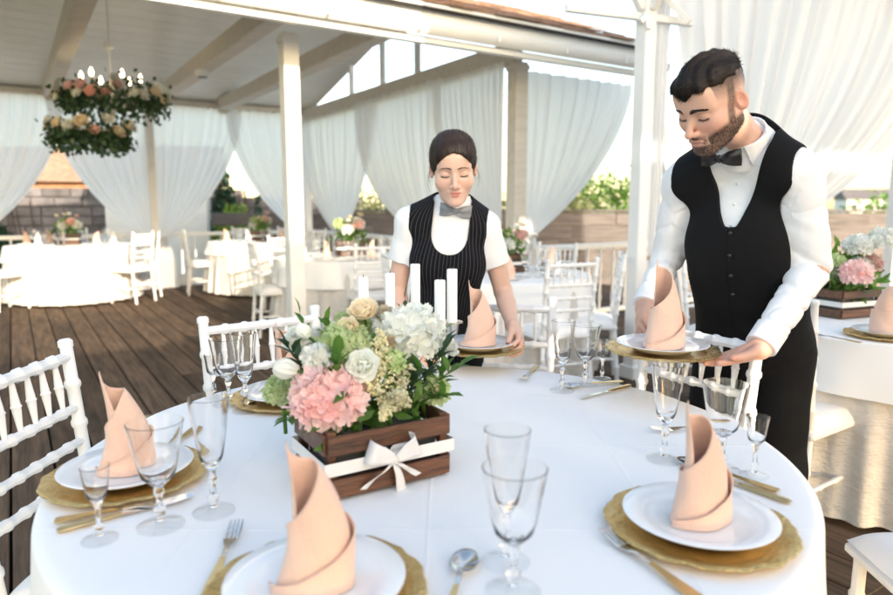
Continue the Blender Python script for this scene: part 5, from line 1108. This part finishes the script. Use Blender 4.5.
    fs_ = lambda l, u: next((wld(NV(l, f, u), tf) for f in np.linspace(.22, .0, 140) if shirt(wld(NV(l, f, u), tf)[None])[0] < 0), wld(NV(l, .12, u), tf))
    for i in range(4):
        p = fv(.006, H_ - .225 - i * .062); MB().ball(Vector(p - base), .0065, 10, 5, (1, 1, 1)).build('button', 'button_black', me)
    for i in range(3):
        p = fs_(0, H_ - .105 - i * .052); MB().ball(Vector(p - base), .0048, 10, 5).build('shirt_button', 'button_white', me)
    # trousers and shoes
    def trou(P):
        q = loc(P, tf); d = np.minimum(smin(rc(P, hipL, knL, .088, .07), rc(P, knL, ftL, .07, .055), .04), smin(rc(P, hipR, knR, .088, .07), rc(P, knR, ftR, .07, .055), .04)); d = smin(d, el(q, (0, -.012, .0), (.158, .122, .13)), .05) + .003 * wn(P, .4, 2); return smax(d, q[:, 2] - .05, .01)
    kid('trousers', [sdf_mesh(trou, *bounds([hipL, hipR, ftL, ftR], .2), .008)], 'black_cloth')
    for ft in (ftL, ftR):
        f_ = NV(-.57, -.82, 0); sh_ = lambda P: np.maximum(smin(rc(P, ft + NV(0, 0, -.03), NV(ft[0], ft[1], .045) - f_ * .03, .05, .043), rc(P, NV(ft[0], ft[1], .045), NV(ft[0], ft[1], .036) + f_ * .17, .046, .033), .03), .002 - P[:, 2]); kid('shoe', [sdf_mesh(sh_, *bounds([ft, ft + f_ * .2 - NV(0, 0, .07)], .09), .006)], 'satin_black')
    # bow tie
    kp = fs_(0, H_ - .048) + tf[2] * .004; kp = nb2 + nax * -.004 + nrm(tf[2] * .9 + fr[2] * .1) * .082; kp = PT(719, 159, 1.862)
    bow_tie(me, kp - base, tf, 'satin_black', 1.02)
    # hair
    def hair(P):
        q = loc(P, fr); a = np.abs(q[:, 0]); d0 = el(q, (0, -.010, .030), (.0735, .090, .083)); d0 = smin(d0, el(q, (0, .066, .048), (.050, .022, .03)), .03)
        top = np.clip((q[:, 2] - .055) / .03, 0, 1); th = .002 + .006 * top + .005 * top * np.clip((q[:, 1] - .02) / .06, 0, 1); tuft = (.0026 * np.sin(q[:, 0] * 230 + 1.5 * np.sin(q[:, 1] * 60) + 1.2 * np.sin(q[:, 2] * 70)) + .0016 * wn(q, 1.6)) * top
        d = d0 - th - tuft; line = .064 + .10 * np.clip(a - .035, 0, .05) * (q[:, 1] > .03) - .6 * np.clip(.055 - q[:, 1], 0, .2) * 1.0 - .020 * np.exp(-(q[:, 0] / .016) ** 2)
        line = np.where(q[:, 1] > .055, .066 - .022 * np.exp(-(q[:, 0] / .018) ** 2) + .004 * wn(q, 3), np.maximum(.066 - .5 * (.055 - q[:, 1]), .030)); line = np.where((a > .045), np.maximum(line, .058 + .006 * wn(q, 3)), line); return smax(d, line - q[:, 2], .006)
    hs = sdf_mesh(hair, *bounds([hc], .17), .0024); n_ = mesh_normals(*hs); kid('hair', [hs], 'hair_dark')
    q = loc(hs[0], fr); rr_ = np.random.default_rng(2); okk = np.where((q[:, 2] > .05))[0]; pick = rr_.choice(okk, 15000); tdir = fr[2] * 1.0 + fr[3] * .1
    def dr(p, n__, r): v = tdir + fr[1] * .25 * r.gauss(0, 1); v = v - n__ * np.dot(v, n__); return nrm(v + n__ * r.uniform(.15, .5) + NV(r.gauss(0, .18), r.gauss(0, .18), r.gauss(0, .18)))
    strands('hair_strands', 'hair_dark', me, [(hs[0][i] - base - n_[i] * .002, n_[i]) for i in pick], dr, .014, .00055)['kind'] = 'stuff'
    okk = np.where((q[:, 2] <= .066) & (q[:, 2] > .01))[0]
    # short beard hairs standing off the jaw
    cq = loc(A[0], fr); na = mesh_normals(*A); dark = (C1[:, 0] < .26) & (cq[:, 2] < -.03); ii = np.where(dark)[0]; pick = rr_.choice(ii, 5000)
    strands('beard', 'hair_dark', me, [(A[0][i] - base + NV(*rr_.normal(0, .0008, 3)), na[i]) for i in pick], lambda p, n__, r: nrm(n__ * .7 - fr[3] * .7 + NV(r.gauss(0, .25), r.gauss(0, .25), r.gauss(0, .25))), .0055, .00028, 2)['kind'] = 'stuff'
    fr2 = (fr[0] - base,) + fr[1:]; face_hairs(fr2, 1.0, 1.0, me, 'brow_dark', .0046, .0009)
    return me
def bow_tie(me, kp, tf, mt, s):
    T = Matrix(((tf[1][0], tf[2][0], tf[3][0]), (tf[1][1], tf[2][1], tf[3][1]), (tf[1][2], tf[2][2], tf[3][2]))); kp = Vector(kp)
    root = MB().ball((0, 0, 0), 1, 12, 8, (.0085 * s, .008 * s, .0115 * s)); root.v = [tuple(kp + T @ Vector(v)) for v in root.v]; k = root.build('bow_tie', mt, me)
    for s_ in (-1, 1):
        def f(a, b):
            x = a; hw = (.0085 + .0145 * x ** .8 + .003 * math.sin(PI * x)) * s; an = b * 2 * PI; th = (.0045 + .004 * math.sin(PI * min(1, x * 1.1))) * s
            z = hw * math.cos(an); y = th * math.sin(an) + .003 * s * math.sin(z / hw * 5) * (1 - x * .5) - .014 * s * x * x; return Vector(kp + T @ Vector((s_ * (.004 + .050 * x) * s, y, z)))
        m = MB().grid(f, 12, 20); m.add([f(1, b / 20) for b in range(20)], [tuple(range(20))]); m.build('wing', mt, k)

# ------------------------------------------------------------------ the waitress
def build_woman():
    sc = .93; fr = frame((.0227, 2.2104, 1.3921), -.0423, .2793, .04); hc = fr[0]
    pel = PT(438, 356, 2.44); neck = PT(453, 205, 2.30); shL = PT(486, 227, 2.30); shR = PT(409, 222, 2.31); L = nrm(shL - shR); tf = torso_frame(pel, neck, L); H_ = np.linalg.norm(neck - pel)
    elL = PT(503, 291, 2.36); wrL = PT(513, 327, 2.195); elR = PT(397, 290, 2.36); wrR = PT(409, 346, 2.18)
    me = thing('person', 'dark haired woman in pinstriped waistcoat and grey bow tie setting a plate down', 'person', (pel[0], pel[1], 0)); base = NV(pel[0], pel[1], 0)
    HL = hand_sdf(wrL, PT(524, 347, 2.10) - wrL, (-.8, -.1, -.35), (-.5, -.3, .8), .90, [(.35, .75, .6), (.4, .8, .6), (.45, .8, .6), (.5, .8, .6)], (.15, .3), (.85, .25, .35))
    HR = hand_sdf(wrR, PT(431, 357, 2.10) - wrR, (.8, 0, -.4), (.4, -.3, .8), .90, [(.3, .7, .6), (.35, .7, .6), (.4, .7, .6), (.45, .7, .6)], (.15, .3), (.85, .25, .35))
    nb = wld(NV(0, -.03, -.06) * sc, fr); nb2 = neck + tf[2] * .008
    def head(P): 
        d = head_sdf(loc(P, fr) / sc, 0.0) * sc; return smin(smin(d, rc(P, nb, nb2, .043, .044), .02), rc(P, nb2, neck - tf[3] * .08, .044, .06), .03)
    A = sdf_mesh(head, *bounds([hc, neck], .14), .0021); q = loc(A[0], fr) / sc; C1 = head_cols(q, (.70, .455, .36), (.50, .10, .09), 0, (.03, .02, .015))
    def arm(P, sh, e_, w_, Hn): return smin(smin(rc(P, sh, e_, .040, .033), rc(P, e_, w_ + (e_ - w_) * .65, .033, .0325), .008), smin(rc(P, w_ + (e_ - w_) * .65, w_, .0325, .0215), Hn[0](P), .015), .006)
    B = sdf_mesh(lambda P: arm(P, shL, elL, wrL, HL), *bounds(np.concatenate([HL[1], [shL, elL]]), .06), .0023); C = sdf_mesh(lambda P: arm(P, shR, elR, wrR, HR), *bounds(np.concatenate([HR[1], [shR, elR]]), .06), .003)
    def tors(P, g=0.0):
        q = loc(P, tf); a = q.copy(); a[:, 0] = np.abs(a[:, 0]); d = el(q, (0, -.005, H_ - .14), (.132, .092, .16)); d = smin(d, el(q, (0, .0, H_ - .33), (.112, .085, .16)), .07); d = smin(d, el(q, (0, -.01, .0), (.155, .115, .14)), .07)
        d = smin(d, el(a, (.058, .055, H_ - .19), (.055, .044, .056)), .05); d = smin(d, rc(P, shL - L * .01, neck - tf[3] * .012, .046, .042), .045); d = smin(d, rc(P, shR + L * .01, neck - tf[3] * .012, .046, .042), .045); return d - g
    hipL, hipR = pel + tf[1] * .075, pel - tf[1] * .075; ftL = NV(hipL[0] + .01, hipL[1] + .02, .08); ftR = NV(hipR[0] - .01, hipR[1] + .05, .08); knL = (hipL + ftL) / 2; knR = (hipR + ftR) / 2
    core = lambda P: smin(tors(P, -.02), np.minimum(smin(rc(P, hipL, knL, .065, .045), rc(P, knL, ftL, .045, .03), .03), smin(rc(P, hipR, knR, .065, .045), rc(P, knR, ftR, .045, .03), .03)), .03)
    D_ = sdf_mesh(core, *bounds([shL, shR, neck, ftL, ftR, pel], .18), .014, 1); skin = NV(.68, .44, .345)
    def hcols(Vs, H): c = np.tile(skin, (len(Vs), 1)); tips = [c_[k] for c_, _ in H[2] for k in (1, 3)] + [H[3][-1]]; w_ = np.clip(sum(np.exp(-((Vs - t_) ** 2).sum(1) / .010 ** 2) for t_ in tips), 0, 1)[:, None] * .4; return c * (1 - w_) + c * NV(1.04, .76, .72) * w_
    np_obj('body', [(x[0] - base, x[1]) for x in (A, B, C, D_)], 'skin', me, np.concatenate([C1, hcols(B[0], HL), hcols(C[0], HR), np.tile(skin, (len(D_[0]), 1))]))
    mb = MB(); f, p, t = HL[4]; tc_ = HL[3]; nail(mb, tc_[-2] - base, tc_[-1] - base, (-.2, -.6, .8), .0085)
    for c_, r in HL[2]: nail(mb, c_[-2] - base, c_[-1] - base, -np.cross(np.cross(c_[-1] - c_[-2], p), c_[-1] - c_[-2]) * -1 if False else -p, r)
    mb.build('fingernails', 'nail_dark', me)['kind'] = 'stuff'
    kid = lambda n, parts, mt, **k: np_obj(n, [(x[0] - base, x[1]) for x in parts], mt, me, **k)
    def sleeve(P, sh, e_): ab = e_ - sh; d = rc(P, sh, sh + ab * .62, .047, .050) + .0022 * wn(P, .6, 2); return smax(d, ((P - sh) @ nrm(ab)) - np.linalg.norm(ab) * .55, .004)
    def shirt(P): d = smin(tors(P, .005), np.minimum(sleeve(P, shL, elL), sleeve(P, shR, elR)), .03) + .0018 * wn(P, .55, 1) + .001 * wn(P, 1.4, 3); q = loc(P, tf); return smax(d, -q[:, 2] + .02, .01)
    kid('blouse', [sdf_mesh(shirt, *bounds([shL, shR, elL, elR, neck, pel], .12), .004)], 'shirt_cotton')
    nax = nrm(nb - nb2)
    def collar(P):
        s_ = (P - nb2) @ nax; q = loc(P, tf); rad = rc(P, nb, nb2 - nax * .02, .046, .051); hi = .030 - .010 * np.clip(q[:, 1] / .05, -1, 1); d = np.maximum(np.maximum(np.abs(rad - .003) - .0026, s_ - hi), -.025 - s_)
        fl = np.maximum(np.maximum(np.abs(rad - .0085) - .0022, s_ - hi - .002), -(s_ + .024 * np.clip(q[:, 1] / .05, 0, 1.2))); fl = np.maximum(fl, (.010 - .3 * (s_ - .025) - np.abs(q[:, 0])) * (q[:, 1] > 0)); return np.minimum(d, fl)
    kid('collar', [sdf_mesh(collar, *bounds([nb2 - nax * .03, nb2 + nax * .05], .09), .0024)], 'shirt_cotton')
    def vest(P):
        q = loc(P, tf); d = tors(P, .014) + .001 * wn(P, .5, 4); a = np.minimum(rc(P, shL + L * .008, elL, .055, .055), rc(P, shR - L * .008, elR, .055, .055)); d = smax(d, -a, .012); x = np.abs(q[:, 0]); yb = H_ - .148; u_ = (q[:, 2] - yb) / .065; half = .062 * np.sqrt(np.clip(1 - (1 - np.clip(u_, 0, 1)) ** 2, 0, 1)); cut = np.where(u_ > 0, half - x, -np.hypot(x, q[:, 2] - yb)); cut = np.where(q[:, 1] > 0, cut, -.05)
        d = smax(d, np.minimum(cut, .05), .004); d = smax(d, .066 - rc(P, nb, neck - tf[3] * .05, 0, 0), .004); d = smax(d, -.03 - q[:, 2], .004); seam = np.exp(-(q[:, 0] / .002) ** 2) * (q[:, 1] > 0) * .002; return d + seam
    vs = sdf_mesh(vest, *bounds([shL, shR, neck, pel], .19), .0038); q = loc(vs[0], tf); kid('waistcoat', [vs], 'pinstripe', uvs=np.stack([np.arctan2(q[:, 0], q[:, 1] + .05) * .14, q[:, 2]], 1))
    fs_ = lambda l, u, fn=shirt: next((wld(NV(l, f, u), tf) for f in np.linspace(.22, .0, 140) if fn(wld(NV(l, f, u), tf)[None])[0] < 0), wld(NV(l, .1, u), tf))
    for i in range(2): MB().ball(Vector(fs_(0, H_ - .085 - i * .05) - base), .0046, 10, 5).build('blouse_button', 'button_white', me)
    for i in range(3): MB().ball(Vector(fs_(.006, H_ - .215 - i * .06, vest) - base), .006, 10, 5).build('button', 'button_black', me)
    bow_tie(me, PT(455.5, 211.5, 2.222) - base, tf, 'satin_grey', .98)
    def trou(P):
        q = loc(P, tf); d = np.minimum(smin(rc(P, hipL, knL, .085, .06), rc(P, knL, ftL, .06, .05), .04), smin(rc(P, hipR, knR, .085, .06), rc(P, knR, ftR, .06, .05), .04)); d = smin(d, el(q, (0, -.012, .0), (.16, .12, .14)), .05); return smax(d, q[:, 2] - .06, .01)
    kid('trousers', [sdf_mesh(trou, *bounds([hipL, hipR, ftL, ftR], .19), .009)], 'black_cloth')
    for ft in (ftL, ftR):
        f_ = NV(0, -1, 0); sh_ = lambda P: np.maximum(smin(rc(P, ft + NV(0, 0, -.02), NV(ft[0], ft[1], .04) - f_ * .02, .045, .036), rc(P, NV(ft[0], ft[1], .04), NV(ft[0], ft[1], .03) + f_ * .15, .038, .027), .03), .002 - P[:, 2]); kid('shoe', [sdf_mesh(sh_, *bounds([ft, ft + f_ * .18 - NV(0, 0, .06)], .08), .006)], 'satin_black')
    def hair(P):
        q = loc(P, fr) / sc; a = np.abs(q[:, 0]); d0 = el(q, (0, -.010, .030), (.0735, .090, .083)); th = .006 + .008 * np.clip((q[:, 2] - .045) / .05, 0, 1) + .004 * np.clip((.03 - q[:, 1]) / .05, 0, 1); ridge = .0004 * np.sin(np.arctan2(q[:, 2] - .0, a + .01) * 60 + 9 * q[:, 1]) + .0008 * wn(q, 1.2); d0 = smin(d0, el(q, (0, .066, .048), (.050, .022, .03)), .03); d = d0 - th - ridge
        bun = el(q, (0, -.125, .015), (.045, .035, .045)); line = .071 - 13.0 * a ** 2 + .0015 * wn(q, 3); fr_ = np.where(q[:, 1] > .01, line, np.maximum(-.03, line)); fr_ = np.where(q[:, 1] > .01, np.where(a > .052, .071 - 13 * .0027 - 2.0 * (a - .052) - 1.2 * np.clip(.06 - q[:, 1], 0, .06), line), -.045 + .25 * np.clip(q[:, 1] + .02, 0, .03)); d = smax(d, fr_ - q[:, 2], .008); return smin(d, bun, .02) * sc
    hs = sdf_mesh(hair, *bounds([hc], .19), .0026); n_ = mesh_normals(*hs); kid('hair', [hs], 'hair_brown'); rr_ = np.random.default_rng(3); q = loc(hs[0], fr) / sc
    okk = np.where((q[:, 1] > -.1))[0]; pick = rr_.choice(okk, 11000)
    def dr(p, n__, r): v = -fr[2] * .75 + fr[3] * (.75 if np.dot(n__, fr[2]) > .25 else .12); return nrm(v - n__ * np.dot(v, n__) + n__ * r.uniform(.02, .16) + NV(r.gauss(0, .06), r.gauss(0, .06), r.gauss(0, .06)))
    strands('hair_strands', 'hair_brown', me, [(hs[0][i] - base + n_[i] * .0002, n_[i]) for i in pick], dr, .028, .00050)['kind'] = 'stuff'
    mb = MB()
    for s_, k in ((-1, 0), (-1, 1), (1, 2), (1, 0), (-1, 3)):
        a = wld(NV(s_ * .073, .012 - k * .006, .004 * k) * sc, fr) - base; mb.tube([Vector(a + fr[1] * s_ * (.004 + (.009 + .002 * k) * math.sin(f * 2.6)) - fr[3] * (.012 + .016 * k) * f - fr[3] * .03 * f + fr[2] * .004 * math.sin(f * 5)) for f in np.linspace(0, 1, 9)], [.00045] * 8 + [.0002], 4)
    mb.build('loose_strands', 'hair_brown', me)['kind'] = 'stuff'
    fr2 = (fr[0] - base,) + fr[1:]; face_hairs(fr2, 0.0, sc, me, 'brow_dark', .0018, .00040); return me
build_man(); build_woman()
